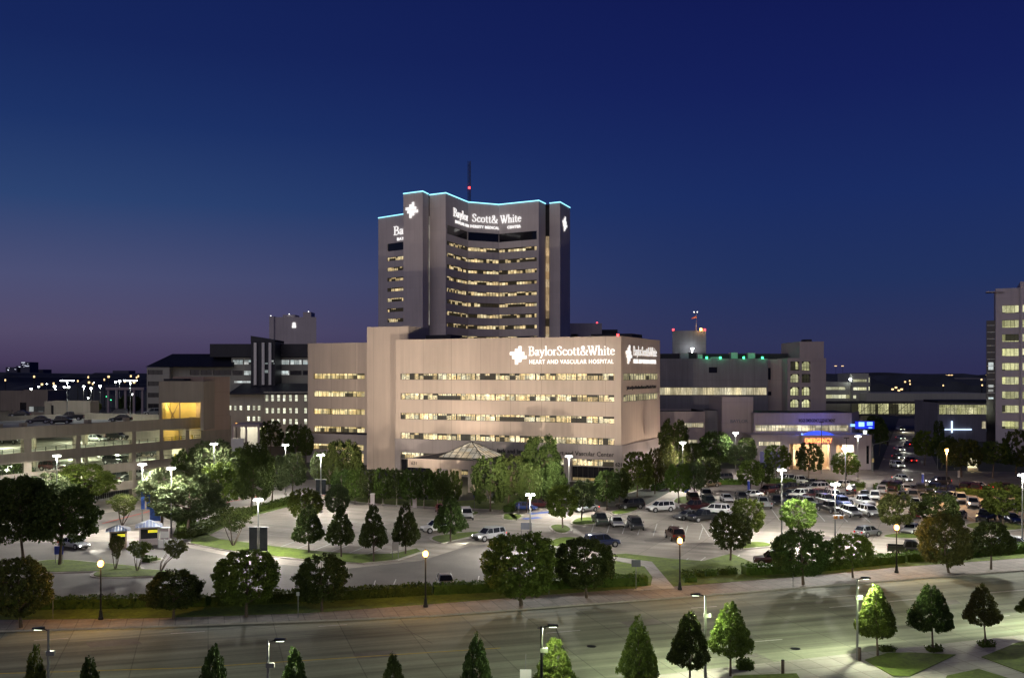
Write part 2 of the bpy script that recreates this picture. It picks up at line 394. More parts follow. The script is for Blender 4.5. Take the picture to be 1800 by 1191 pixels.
for pts in ([(1283, 962), (1300, 953), (1345, 952), (1366, 960), (1330, 964), (1290, 966)],
            [(1542, 944), (1562, 938), (1610, 936), (1640, 945), (1600, 948)],
            [(1690, 921), (1740, 916), (1800, 922), (1822, 928), (1770, 934), (1700, 930)],
            [(1068, 901), (1090, 894), (1125, 890), (1120, 899), (1085, 906)],
            [(998, 922), (1010, 910), (1050, 909), (1065, 918), (1030, 924)],
            [(955, 955), (985, 943), (1035, 946), (1068, 955), (1020, 962), (970, 962)],
            [(745, 945), (800, 937), (852, 934), (850, 940), (790, 952), (775, 957)],
            [(880, 912), (884, 903), (898, 902), (925, 906), (912, 914), (893, 915)],
            [(893, 903), (893, 905), (905, 914), (912, 914), (906, 904)],
            [(802, 900), (842, 898), (846, 904), (815, 908)],
            [(1180, 885), (1185, 874), (1222, 872), (1240, 878), (1215, 886)],
            [(1318, 868), (1330, 860), (1352, 860), (1360, 868), (1340, 872)],
            [(1490, 862), (1500, 855), (1520, 856), (1524, 862), (1505, 865)],
            [(985, 940), (960, 927), (975, 921), (1000, 924), (1010, 932)],
            [(40, 998), (60, 986), (110, 983), (190, 990), (262, 998), (240, 1003), (90, 1008), (50, 1006)],
            [(152, 1013), (170, 1003), (230, 999), (290, 1002), (330, 1010), (290, 1014), (180, 1017)],
            [(250, 985), (285, 980), (292, 984), (262, 990)]):
    island('lawn_island', smooth(pts))
island('lawn_strip', [(336, 938), (352, 936), (382, 948), (480, 961), (560, 970), (640, 976), (700, 974), (738, 965), (745, 970), (700, 985), (640, 991), (560, 987), (480, 979), (390, 967), (330, 955)])
island('lawn_bank', [(305, 930), (330, 922), (420, 899), (520, 878), (550, 872), (560, 877), (500, 893), (420, 914), (370, 940), (330, 950), (300, 945)])
island('planting_bed', [(565, 872), (630, 883), (700, 889), (800, 893), (880, 897), (900, 892), (960, 880), (1110, 866), (1155, 850), (1160, 838), (1100, 842), (940, 866), (860, 878), (800, 882), (690, 877), (600, 866)], mat=M_lawn)
# near side planters and pavement
def wpt(x, d): return Vector((x, 79.4 + .342*(x-17.4) + d, 0))
sheet('near_pavement', [wpt(-60, 1.6), wpt(13, 1.6), wpt(24, 1.6), wpt(80, 1.6), wpt(80, -40), wpt(-60, -30)], .13, M_path, thick=.14, side=M_kerb)
sheet('near_lawn', gp([(1520, 1162), (1560, 1150), (1600, 1149), (1680, 1153), (1600, 1191), (1570, 1191)]), .18, M_lawn, thick=.1)
sheet('near_lawn', gp([(1725, 1157), (1790, 1131), (1900, 1120), (1900, 1230), (1800, 1185)]), .18, M_lawn, thick=.1)
sheet('near_lawn', gp([(1640, 1230), (1665, 1190), (1720, 1178), (1790, 1200), (1830, 1240)]), .18, M_lawn, thick=.1)
sheet('near_lawn', gp([(1270, 1215), (1290, 1190), (1400, 1186), (1420, 1215)]), .18, M_lawn, thick=.1)

# painted lines
def stripes(name, segs, w, z, mat):
    mb = MB()
    for a, b in segs:
        a, b = g(*a), g(*b); t = (b-a).normalized()*1.0; n = Vector((-t.y, t.x, 0))*w/2
        c = [a-n, b-n, b+n, a+n]; mb.face([(p.x, p.y, z) for p in c])
    return tag(mb.build(name, mat), kind='structure')
stripes('street_markings', [((0, 1183), (230, 1176)), ((330, 1173), (880, 1138)), ((230, 1176), (330, 1173))], .2, .012, M_yellow)
stripes('lane_markings', [((1215, 1068), (1260, 1065)), ((1325, 1127), (1375, 1123)), ((1440, 1050), (1520, 1044)), ((1458, 1067), (1505, 1063)), ((1740, 1041), (1800, 1036)), ((1210, 1145), (1300, 1139)), ((960, 1112), (1020, 1107)), ((1740, 1084), (1775, 1081)), ((60, 1125), (120, 1121)), ((300, 1113), (360, 1109)), ((560, 1100), (610, 1097)), ((1560, 1057), (1610, 1052)), ((1100, 1152), (1150, 1148))], .18, .012, M_paint)
for pl in ([(1310, 1158), (1345, 1154), (1362, 1163), (1325, 1168)], [(1285, 1152), (1330, 1148), (1345, 1153), (1300, 1158)], [(150, 1128), (240, 1122), (250, 1131), (158, 1137)], [(620, 1148), (690, 1142), (700, 1152), (628, 1158)], [(1090, 1092), (1150, 1087), (1165, 1094), (1104, 1100)], [(1600, 1060), (1680, 1053), (1690, 1060), (1612, 1067)]):
    sheet('street_patch', gp(pl), .008, ground_mat('street_patch', (.20, .195, .165), .4, .3, .12))
stripes('street_seams', [((975, 1098), (1010, 1191)), ((1180, 1120), (1500, 1191)), ((1110, 1128), (1290, 1112)), ((330, 1125), (520, 1113)), ((520, 1113), (640, 1119)), ((60, 1150), (250, 1139)), ((700, 1098), (760, 1130)), ((1560, 1078), (1760, 1062))], .07, .014, plain('tar_seam', (.03, .03, .03), .6))
st = []
for i in range(8): st.append(((520+i*31, 951+i*2.2), (490+i*31, 962+i*2.4)))
for i in range(5): st.append(((1233+i*16, 921), (1247+i*17, 943)))
for i in range(6): st.append(((1130+i*30, 1000-i*2), (1150+i*30, 985-i*2)))
for i in range(9): st.append(((1040+i*27, 934+i*2), (1047+i*27, 912+i*2)))
for i in range(12): st.append(((1290+i*40, 912+i*1), (1280+i*38, 892+i*1)))
st += [((310, 1050), (322, 1040)), ((450, 1044), (452, 1032)), ((30, 1060), (60, 1052)), ((690, 1032), (696, 1018)), ((840, 1023), (842, 1012)), ((655, 1034), (660, 1020))]
stripes('bay_markings', st, .12, .045, M_paint)
stripes('accessible_bays', [((930, 903), (990, 897)), ((920, 912), (950, 909))], 1.6, .04, M_bluep)
stripes('fire_lane_kerb', [((180, 921), (292, 892)), ((395, 884), (455, 873)), ((560, 872), (600, 868))], .35, .16, M_redk)

# ---- light the writing system: plain letters and serif letters
_tc = {}
def sans(text, size, mat, name='lettering', parent=None, depth=.05, sx=1.0, spacing=1.0, bold=0.0):
    cu = bpy.data.curves.new('t', 'FONT'); cu.body = text; cu.size = size/.729; cu.extrude = depth; cu.space_character = spacing; cu.offset = bold; cu.resolution_u = 3
    ob = bpy.data.objects.new('t', cu); COL.objects.link(ob)
    dg = bpy.context.evaluated_depsgraph_get(); me = bpy.data.meshes.new_from_object(ob.evaluated_get(dg)); bpy.data.objects.remove(ob)
    xs = [v.co.x for v in me.vertices]; w = max(xs)-min(xs)
    for v in me.vertices: v.co.x = (v.co.x-min(xs))*sx
    me.materials.clear(); me.materials.append(mat); me.name = name
    o = link(name, me, parent); return o, w*sx
GL = {'B': (.72, [[(.15, 0), (.15, 1)], [(0, 1), (.36, 1), (.56, .9), (.58, .74), (.5, .58), (.34, .52), (.15, .52)], [(.34, .52), (.6, .44), (.66, .26), (.58, .08), (.38, 0), (0, 0)]]),
      'a': (.54, [[(.08, .46), (.16, .6), (.34, .6), (.4, .46), (.4, .1), (.44, .02), (.52, .03)], [(.4, .37), (.16, .28), (.07, .14), (.14, .0), (.28, .02), (.4, .14)]]),
      'y': (.54, [[(.06, .62), (.28, .04)], [(.48, .62), (.24, -.08), (.14, -.26), (.02, -.26)], [(-.02, .62), (.16, .62)], [(.38, .62), (.56, .62)]]),
      'l': (.28, [[(.14, 0), (.14, 1.04)], [(.02, 0), (.26, 0)], [(.04, 1.0), (.14, 1.04)]]),
      'o': (.60, [[(.3 + .24*math.cos(a*math.pi/8), .31 + .31*math.sin(a*math.pi/8)) for a in range(17)]]),
      'r': (.42, [[(.13, 0), (.13, .62)], [(.02, 0), (.27, 0)], [(.03, .6), (.13, .62)], [(.13, .4), (.22, .58), (.36, .6)]]),
      'S': (.62, [[(.5, .76), (.48, .92), (.3, 1.0), (.14, .92), (.1, .76), (.2, .6), (.42, .44), (.52, .28), (.46, .08), (.28, 0), (.1, .06), (.06, .26)]]),
      'c': (.50, [[(.44, .48), (.36, .6), (.24, .62), (.1, .5), (.06, .3), (.12, .08), (.26, 0), (.4, .04), (.46, .14)]]),
      't': (.38, [[(.16, .8), (.16, .12), (.22, .0), (.36, .04)], [(.02, .61), (.35, .61)]]),
      '&': (.86, [[(.8, .5), (.66, .16), (.44, .0), (.2, .0), (.05, .16), (.12, .38), (.4, .6), (.46, .8), (.36, .98), (.2, .94), (.16, .78), (.3, .54), (.6, .16), (.82, .0)], [(.62, .5), (.86, .5)]]),
      'W': (1.04, [[(.04, 1), (.32, 0), (.54, .9)], [(.42, 1), (.72, 0), (.98, 1)], [(-.06, 1), (.16, 1)], [(.32, 1), (.54, 1)], [(.86, 1), (1.08, 1)]]),
      'h': (.60, [[(.13, 0), (.13, 1.04)], [(.02, 0), (.24, 0)], [(.13, .42), (.24, .6), (.4, .6), (.46, .46), (.46, 0)], [(.34, 0), (.58, 0)]]),
      'i': (.28, [[(.14, 0), (.14, .62)], [(.02, 0), (.26, 0)], [(.04, .6), (.14, .62)], [(.14, .82), (.14, .94)]]),
      'e': (.52, [[(.07, .36), (.45, .36), (.41, .54), (.26, .62), (.11, .52), (.06, .3), (.12, .08), (.28, 0), (.46, .1)]]),
      ' ': (.3, [])}
def serif(text, size, mat, name='lettering', parent=None, depth=.1, thick=.13, thin=.055, gap=0.04):
    mb = MB(); x = 0.0
    for ch in text:
        adv, strokes = GL[ch]
        for s in strokes:
            for (ax, ay), (bx, by) in zip(s[:-1], s[1:]):
                dx, dy = bx-ax, by-ay; L = math.hypot(dx, dy)
                if L < 1e-6: continue
                w = (thin + (thick-thin)*abs(dy)/L)/2; e = .018; ux, uy = dx/L, dy/L
                nx, ny = -uy*w, ux*w; a = (ax-ux*e, ay-uy*e); b = (bx+ux*e, by+uy*e)
                q = [(a[0]-nx, a[1]-ny), (b[0]-nx, b[1]-ny), (b[0]+nx, b[1]+ny), (a[0]+nx, a[1]+ny)]
                jit = random.uniform(0, .01)
                c = [((px_+x)*size, py_*size, 0) for px_, py_ in q] + [((px_+x)*size, py_*size, depth+jit) for px_, py_ in q]
                mb.hexa(c)
        x += adv + gap
    o = mb.build(name, mat, parent); return o, x*size
def cross_logo(s, mat, parent, name='cross_emblem', depth=.12):
    """pinwheel cross of four offset arms, s = overall size, centred"""
    mb = MB(); t = .018*s; u = s/2
    for k in range(4):
        a = k*math.pi/2; ca, sa = math.cos(a), math.sin(a)
        for (x0, x1, y0, y1) in ((t, .19*s, t, .5*s), (t+.17*s, .36*s, t, .19*s)):
            pts = [(x0, y0), (x1, y0), (x1, y1), (x0, y1)]
            pts = [(p*ca - q*sa, p*sa + q*ca) for p, q in pts]
            mb.hexa([(p, q, 0) for p, q in pts] + [(p, q, depth + .004*k + (.002 if x0 > t*2 else 0)) for p, q in pts])
    return mb.build(name, mat, parent)
def onwall(o, O, U, N, u, z, out=.04):
    """stand a flat XY-drawn object on a wall: O wall origin, U along, N outward"""
    U = Vector((U[0], U[1], 0)).normalized(); N = Vector((N[0], N[1], 0)).normalized()
    m = Matrix.Identity(4)
    for i in range(3): m[i][0] = U[i]; m[i][1] = (0, 0, 1)[i]; m[i][2] = N[i]
    p = Vector((O[0], O[1], 0)) + U*u + N*out; m[0][3], m[1][3], m[2][3] = p.x, p.y, z
    o.matrix_local = m; PLACED[o.name] = m; return o
PLACED = {}
def stretch(o, s): o.matrix_local = PLACED[o.name] @ Matrix.Diagonal((s, 1, 1, 1))

# ---- walls with openings
def facade(mb, O, U, N, L, z0, z1, ops, depth=.35, m=0, u_off=0.0):
    U = Vector((U[0], U[1], 0)).normalized(); N = Vector((N[0], N[1], 0)).normalized(); O = Vector((O[0], O[1], 0))
    us = sorted({0.0, L} | {max(0, min(L, o[0])) for o in ops} | {max(0, min(L, o[1])) for o in ops})
    zs = sorted({z0, z1} | {o[2] for o in ops} | {o[3] for o in ops})
    P = lambda u, z, d=0.0: O + U*u - N*d + Vector((0, 0, z))
    flip = (U.cross(Vector((0, 0, 1)))).dot(N) < 0
    def q(pts, uv):
        if flip: pts, uv = pts[::-1], uv[::-1]
        mb.face(pts, m, uv)
    for a, b in zip(us[:-1], us[1:]):
        col = []
        for c, d in zip(zs[:-1], zs[1:]):
            um, zm = (a+b)/2, (c+d)/2
            if not any(o[0] <= um <= o[1] and o[2] <= zm <= o[3] for o in ops): 
                if col and abs(col[-1][1]-c) < 1e-6: col[-1][1] = d
                else: col.append([c, d])
        for c, d in col:
            q([P(a, c), P(b, c), P(b, d), P(a, d)], [(a+u_off, c), (b+u_off, c), (b+u_off, d), (a+u_off, d)])
    for (a, b, c, d) in [o[:4] for o in ops]:
        D = depth
        q([P(a, c, D), P(a, d, D), P(a, d), P(a, c)][::-1], [(a, c)]*4)
        q([P(b, c), P(b, d), P(b, d, D), P(b, c, D)][::-1], [(b, c)]*4)
        q([P(a, c), P(b, c), P(b, c, D), P(a, c, D)][::-1], [(a, c)]*4)
        q([P(a, d, D), P(b, d, D), P(b, d), P(a, d)][::-1], [(a, d)]*4)
def window(parent, O, U, N, u0, u1, za, zb, depth=.35, mat=None, mull=1.5, fr=.07, name='window', rail=False, frame=True, label=None, rooms=0):
    U = Vector((U[0], U[1], 0)).normalized(); N = Vector((N[0], N[1], 0)).normalized(); O = Vector((O[0], O[1], 0))
    P = lambda u, z, d: O + U*u - N*d + Vector((0, 0, z))
    mb = MB(); d = depth - .02
    mb.face([P(u0, za, d), P(u1, za, d), P(u1, zb, d), P(u0, zb, d)], 0, [(u0, za), (u1, za), (u1, zb), (u0, zb)])
    w = mb.build(name, mat, parent)
    if label: w['label'] = label
    if frame:
        fb = MB()
        def bar(a, b, c, e, d0, d1):
            fb.hexa([P(a, c, d0), P(b, c, d0), P(b, c, d1), P(a, c, d1), P(a, e, d0), P(b, e, d0), P(b, e, d1), P(a, e, d1)])
        bar(u0, u1, za, za+fr, d-.10, d-.002); bar(u0, u1, zb-fr, zb, d-.10, d-.002)
        n = max(1, round((u1-u0)/mull))
        for i in range(n+1):
            u = u0 + (u1-u0)*i/n; q_ = fr*(3.6 if rooms and i % rooms == 0 else 1); a = max(u0, u-q_/2); b = min(u1, u+q_/2); bar(a, b, za+fr, zb-fr, d-.09, d-.003)
        if rail:
            zm = (za+zb)/2; bar(u0, u1, zm-fr/2, zm+fr/2, d-.07, d-.004)
        fo = fb.build('frame', M_frame, w)
    return w

# ================================================================== HEART HOSPITAL
# local frame: origin at the near corner, +x along the front to the right, +y into the building
HC = at(1092, 216); HROT = -math.atan2(.413, .911)
hosp = empty('heart_hospital', HC, HROT, 'long beige floodlit hospital block with lit ribbon windows and white cross sign', 'hospital building')
ZT = 32.1
rowz = [(22.5 - 4.71*k, 24.0 - 4.71*k) for k in range(5)]
X, Y = (1, 0), (0, 1)
FR = (0, -1)
mb = MB()
ops_main = [(1.4, 55.2, a, b) for a, b in rowz[:4]]
facade(mb, (-56.8, 0), X, FR, 56.8, 8.4, ZT, ops_main)
ops_side = [(1.5, 28.5, a, b) for a, b in rowz[:2]]
facade(mb, (0, 0), Y, (1, 0), 30.3, 8.4, ZT, ops_side)
# core, roof, parapet
mb.face([(-56.8, 0, ZT-.9), (0, 0, ZT-.9), (0, 30.3, ZT-.9), (-56.8, 30.3, ZT-.9)], 1)
mb.face([(-56.8, 30.3, 0), (-56.8, 30.3, ZT), (0, 30.3, ZT), (0, 30.3, 0)][::-1]); mb.face([(-56.8, 30.3, 0), (-56.8, 0, 0), (-56.8, 0, ZT), (-56.8, 30.3, ZT)])
mb.box(-56.6, -.2, .0+.01, .3, ZT-.9, ZT-.01); mb.box(-.3, -.01, .3, 30, ZT-.9, ZT-.01)
# left wing, set back 15.8 m
facade(mb, (-93.8, 15.8), X, FR, 27.0, 8.4, ZT, [(1.9, 18.1, a, b) for a, b in rowz[:4]])
mb.face([(-93.8, 15.8, ZT-.9), (-60, 15.8, ZT-.9), (-60, 40, ZT-.9), (-93.8, 40, ZT-.9)], 1)
mb.face([(-93.8, 40, 0), (-93.8, 15.8, 0), (-93.8, 15.8, ZT), (-93.8, 40, ZT)])
# stair block between the two
mb.box(-56.8-11.9, -56.7, 6.0, 16.5, 0, 35.6)
wall = mb.build('wall', [M_pink, M_roofdark], hosp)
# lower storeys stand 0.3 m proud, with their own openings
mb = MB()
z4 = rowz[4]
ops = [(1.6, 12.0, z4[0], z4[1]), (14.2, 22.5, z4[0], z4[1]), (24.2, 33, z4[0], z4[1]), (34.5, 43.5, z4[0], z4[1]), (45.4, 55.2, z4[0], z4[1]),
       (1.6, 12, .3, 3.55), (14.2, 22.5, .3, 3.55), (24.2, 33, .3, 3.55), (34.5, 43.5, .3, 3.55), (45.4, 55.2, .3, 3.55)]
facade(mb, (-56.8, -.3), X, FR, 57.1, 0, 8.4, ops, .6)
facade(mb, (.3, -.3), Y, (1, 0), 30.6, 0, 8.4, [])
mb.face([(-56.8, -.3, 8.4), (.3, -.3, 8.4), (.3, 0, 8.4), (-56.8, 0, 8.4)]); mb.face([(0, 0, 8.4), (.3, 0, 8.4), (.3, 30.3, 8.4), (0, 30.3, 8.4)])
mb.face([(-56.8, 6, 0), (-56.8, -.3, 0), (-56.8, -.3, 8.4), (-56.8, 6, 8.4)])
facade(mb, (-94.1, 15.5), X, FR, 26.0, 0, 7.9, [(2.2, 8, 3.7, 5.2), (9.0, 18.3, 3.7, 5.2), (12.2, 18.3, .4, 2.9)], .4)
mb.face([(-94.1, 15.5, 7.9), (-68.7, 15.5, 7.9), (-68.7, 15.8, 7.9), (-94.1, 15.8, 7.9)])
mb.face([(-94.1, 40, 0), (-94.1, 15.5, 0), (-94.1, 15.5, 7.9), (-94.1, 40, 7.9)])
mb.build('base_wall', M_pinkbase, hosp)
for a, b in rowz[:4]: window(hosp, (-56.8, 0), X, FR, 1.4, 55.2, a, b, .35, M_win, 1.25, rooms=4)
for a, b in rowz[:2]: window(hosp, (0, 0), Y, (1, 0), 1.5, 28.5, a, b, .35, M_winside, 1.35, rooms=3)
for a, b in rowz[:4]: window(hosp, (-93.8, 15.8), X, FR, 1.9, 18.1, a, b, .35, M_winwing, 1.3, rooms=4)
for o in ops: window(hosp, (-56.8, -.3), X, FR, o[0], o[1], o[2], o[3], .6, M_win if o[3] > 4 else M_dglass, 1.3)
window(hosp, (-94.1, 15.5), X, FR, 2.2, 8, 3.7, 5.2, .4, M_winwing, 1.3); window(hosp, (-94.1, 15.5), X, FR, 9, 18.3, 3.7, 5.2, .4, M_winwing, 1.3)
window(hosp, (-94.1, 15.5), X, FR, 12.2, 18.3, .4, 2.9, .4, M_win, 1.3)
for (u0, u1, z1) in ((14.3, 22.4, 1.3), (34.6, 43.4, 1.2), (45.5, 55.1, 1.1)):     # warm lobby glimpsed low down
    window(hosp, (-56.8, -.3), X, FR, u0, u1, .35, z1, .5, M_winered, 1.3)
# rooftop plant
for a_ in ((-53, -46, 8, 14, ZT-.9, 33.4), (-30, -26, 12, 15, ZT-.9, 32.9), (-12, -2, 14, 22, ZT-.9, 33.2)): mb = MB(); mb.box(*a_); mb.build('roof_plant', M_roofdark, hosp)
b_ = MB(); b_.box(-1.2, -.8, .5, .9, ZT, ZT+.5); b_.build('roof_beacon', M_red, hosp)
point('beacon_light', HC + Vector((-.9, .3, ZT+.9)), 60, (1, .1, .1), .1)
# signs on the front: px 896..1082
def hx(px):   # photo column -> local u measured from the left end of the main front
    t = (px-CX)/F; s = (HC.x - t*HC.y)/(.911 + t*.413); return 56.8 - s
O, U, N = (-56.8, 0), X, FR
cz = 28.1
u_c = hx(911.5); lg = cross_logo(4.1, M_sign, hosp); onwall(lg, O, U, N, u_c, cz, .15)
u0, u1 = hx(929.5), hx(1082)
o, w = serif('BaylorScott&White', 2.0, M_sign, 'sign_lettering', hosp, .12, .10, .04); s = (u1-u0)/w; onwall(o, O, U, N, u0, 28.05, .15)
stretch(o, s)
o, w = sans('HEART AND VASCULAR HOSPITAL', 1.0, M_sign, 'sign_lettering', hosp, .05, 1, 1.12, .0); u2 = hx(931); s = (hx(1079)-u2)/w; onwall(o, O, U, N, u2, 26.15, .15)
stretch(o, s)
# same sign on the side wall
O, U, N = (0, 0), Y, (1, 0)
lg = cross_logo(4.1, M_sign, hosp); onwall(lg, O, U, N, 4.9, 28.2, .15)
o, w = serif('BaylorScott&White', 2.0, M_sign, 'sign_lettering', hosp, .05, .07, .03); onwall(o, O, U, N, 8.2, 28.1, .15); stretch(o, 18.8/w)
o, w = sans('HEART AND VASCULAR HOSPITAL', 1.0, M_sign, 'sign_lettering', hosp, .05, 1, 1.12, .0); onwall(o, O, U, N, 8.5, 26.3, .15); stretch(o, 18.0/w)
M_dark_txt = plain('black_letters', (.015, .015, .015), .5)
o, w = sans('Jack and Jane Hamilton Heart and Vascular Center', .75, M_dark_txt, 'dark_lettering', hosp, .05, 1, 1.0, .02); onwall(o, O, U, N, 3.6, 20.5, .1); stretch(o, 23.0/w)
O, U, N = (-56.8, -.3), X, FR
o, w = sans('Jack and Jane Hamilton Heart and Vascular Center', 1.0, M_dark_txt, 'dark_lettering', hosp, .05, 1, 1.0, .02); onwall(o, O, U, N, 55.3-w, 5.9, .1)
o, w = sans('621', .8, M_dark_txt, 'dark_lettering', hosp, .05, 1, 1.0, .02); onwall(o, O, U, N, 55.6, 3.9, .1)

# entrance canopy: flat roof on piers with a glass pyramid
def hloc(px, py, z):   # photo point on level z -> hospital local
    p = g(px, py, z) - HC; c, s = math.cos(-HROT), math.sin(-HROT); return (p.x*c - p.y*s, p.x*s + p.y*c)
ca = hloc(716.7, 804.5, 6.5)
can = empty('entrance_canopy', HC + Matrix.Rotation(HROT, 3, 'Z') @ Vector((ca[0], ca[1], 0)), HROT, 'pale entrance canopy with dark roof and lit glass pyramid skylight', 'canopy')
CW, CD = 24.0, 17.0
mb = MB(); mb.box(0, CW, 0, .4, 4.6, 6.5); mb.box(0, .4, .4, CD, 4.6, 6.5); mb.box(CW-.4, CW, .4, CD, 4.6, 6.5); mb.build('fascia', M_pink, can)
mb = MB(); mb.face([(.4, .4, 6.3), (CW-.4, .4, 6.3), (CW-.4, CD, 6.6), (.4, CD, 6.6)]); mb.box(-.15, CW+.15, -.15, .2, 6.5, 6.62); mb.build('roof', M_roofdark, can)
mb = MB(); mb.face([(.4, .4, 4.75), (.4, CD, 4.75), (CW-.4, CD, 4.75), (CW-.4, .4, 4.75)]); mb.build('soffit', M_white, can)
for i, x in enumerate((5.5, 9.5, 14.2, 19.0, 23.0)):
    for y in (1.2, 12.0):
        mb = MB(); mb.box(x-.55, x+.55, y-.55, y+.55, 0, 4.7); mb.build('pier', M_pink, can)
for a_ in ((12.0, 13.2, 6, 6.3, .4, 4.0), (15.5, 17, 9, 9.3, .3, 3.8)): mb = MB(); mb.box(*a_); mb.build('lobby_glass', M_win, can)
# skylight
sx0, sx1, sy0, sy1, sz, apx = 5.6, 16.4, 2.4, 12.6, 6.65, (11, 7.5, 9.75)
mb = MB(); c4 = [(sx0, sy0, sz), (sx1, sy0, sz), (sx1, sy1, sz), (sx0, sy1, sz)]
for i in range(4):
    a, b = c4[i], c4[(i+1) % 4]; mb.face([a, b, apx], 0, [(0, 0), (10, 0), (5, 6)])
M_sky = window_mat('skylight_glass', .9, .96, ((1, .78, .5), (1, .92, .76)), .62, .05, .25, .3, 1.2)
sk = mb.build('skylight', M_sky, can)
mb = MB()
for i in range(4):
    a, b = Vector(c4[i]), Vector(c4[(i+1) % 4]); t = Vector(apx)
    mb.tube(a, t, .10, n=6); mb.tube(a, b, .12, n=6)
    for k in range(1, 8):
        p = a.lerp(b, k/8); f = 1 - abs(k/8-.5)*2     # rafters meet the hips
        q = (a.lerp(t, 1-abs(1-0)) if False else None)
        mid = a.lerp(b, .5); e = p + (t-mid)*f; mb.tube(p, e, .055, n=5)
    for h in (.33, .66): mb.tube(a.lerp(t, h), b.lerp(t, h), .05, n=5)
mb.build('skylight_frame', M_frame, sk)
Mh = Matrix.Translation(can.location) @ Matrix.Rotation(HROT, 4, 'Z')
mb = MB(); o, w = sans('621', .7, M_dark_txt, 'dark_lettering', can, .05); onwall(o, (0, 0), X, FR, .9, 5.2, .05)
for x in (3.5, 12, 20): point('canopy_light', Mh @ Vector((x, 6, 4.3)), 900, (1, .82, .55), .3)
point('skylight_glow', Mh @ Vector((11, 7.5, 7.3)), 300, (1, .85, .6), .3)

# ================================================================== TOWER
TK = 113400.0
def tp(px, y): D = TK/(HY-y); return at(px, D)
tower = empty('hospital_tower', (0, 375, 0), 0, 'tall grey curved hospital tower with blue-lit roof edge, behind the beige block', 'tower building')
TO = Vector((0, 375, 0)); ZW = 88.8
def TL(p): q = p - TO; return (q.x, q.y)
pts = {k: TL(v) for k, v in dict(a=tp(709, 341), b=tp(743, 336.6), c=tp(753, 341.5), d=tp(755, 343), e=tp(783.5, 339.5), f=tp(823, 355.6), f2=tp(850, 357.9), g_=tp(877, 360), h=tp(947, 352.8), i=tp(959, 358.5), j=tp(966, 357.6), k=tp(984.6, 355.6), l=tp(1002, 365.4), w1=tp(712, 376.2), w2=tp(665, 383.6)).items()}
pts['f2'] = ((pts['f'][0]+pts['g_'][0])/2, (pts['f'][1]+pts['g_'][1])/2 + .35)
def seg(mb, p, q, ops=(), z1=ZW, m=0, z0=0):
    L = math.hypot(q[0]-p[0], q[1]-p[1]); U = ((q[0]-p[0])/L, (q[1]-p[1])/L); N = (U[1], -U[0])
    facade(mb, p, U, N, L, z0, z1, list(ops), .4, m); return L, U, N
mb = MB(); wins = []
def rows(u0, u1, band=True, n=13):
    o = []
    if band: o.append((u0, u1, 74.4, 77.6, 'band'))
    for k in range(n): o.append((u0, u1, 70.4-4.22*k, 71.9-4.22*k, 'row'))
    return o
def tseg(p, q, ops=()):
    L, U, N = seg(mb, pts[p], pts[q], ops); wins.extend((pts[p], U, N, o) for o in ops); return L
def Lg(p, q): return math.hypot(pts[q][0]-pts[p][0], pts[q][1]-pts[p][1])
tseg('a', 'b'); tseg('b', 'c')
tseg('d', 'e')
L = Lg('e', 'f'); tseg('e', 'f', rows(1.2, L))
tseg('f', 'g_', rows(0, Lg('f', 'g_')))
L = Lg('g_', 'h'); tseg('g_', 'h', rows(0, L-.9))
tseg('h', 'i'); tseg('j', 'k'); tseg('k', 'l')
L = Lg('w2', 'w1'); tseg('w2', 'w1', rows(L*.34, L))
# recessed slots
for (p, q) in (('c', 'd'), ('i', 'j')):
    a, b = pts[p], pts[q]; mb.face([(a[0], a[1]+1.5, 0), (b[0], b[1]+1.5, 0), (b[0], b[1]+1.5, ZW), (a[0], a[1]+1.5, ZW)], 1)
    mb.face([(a[0], a[1], 0), (a[0], a[1]+1.5, 0), (a[0], a[1]+1.5, ZW), (a[0], a[1], ZW)], 0); mb.face([(b[0], b[1]+1.5, 0), (b[0], b[1], 0), (b[0], b[1], ZW), (b[0], b[1]+1.5, ZW)], 0)
# roof and rear
order = ['w2', 'w1', 'a', 'b', 'c', 'd', 'e', 'f', 'g_', 'h', 'i', 'j', 'k', 'l']
rear = [(pts['l'][0]-4, pts['l'][1]+34), (pts['w2'][0]+10, pts['l'][1]+48)]
mb.face([(x, y, ZW-.8) for x, y in [pts[k] for k in order] + rear], 1)
for p, q in ((pts['l'], rear[0]), (rear[0], rear[1]), (rear[1], pts['w2']), (pts['w1'], pts['a'])):
    mb.face([(p[0], p[1], 0), (q[0], q[1], 0), (q[0], q[1], ZW), (p[0], p[1], ZW)])
mb.build('wall', [M_tower, M_roofdark], tower)
for (O, U, N, o) in wins:
    if o[4] == 'band': window(tower, O, U, N, o[0], o[1], o[2], o[3], .4, M_dglass, 2.5, frame=False, name='louvre_band')
    elif o[2] > 28: window(tower, O, U, N, o[0], o[1], o[2], o[3], .4, M_wintower, 1.3, .09)
# stair glazing in the slots
for (p, q, top, wd) in (('c', 'd', 83.0, .5), ('i', 'j', 78.5, .9)):
    a, b = pts[p], pts[q]; mb = MB(); y = max(a[1], b[1])+1.2 if False else (a[1]+b[1])/2+.9; cx = (a[0]+b[0])/2
    hw = abs(b[0]-a[0])/2*wd
    mb.face([(cx-hw, y, 30), (cx+hw, y, 30), (cx+hw, y, top-2), (cx-hw, y, top-2)], 0, [(0, 30), (1.4, 30), (1.4, top-2), (0, top-2)])
    mb.build('stair_window', M_wintower2 if p == 'i' else window_mat('slot_glass', 1.5, .75, ((.9, .85, .7), (1, .95, .85)), .8, .05, .2, .6, 2.6), tower)
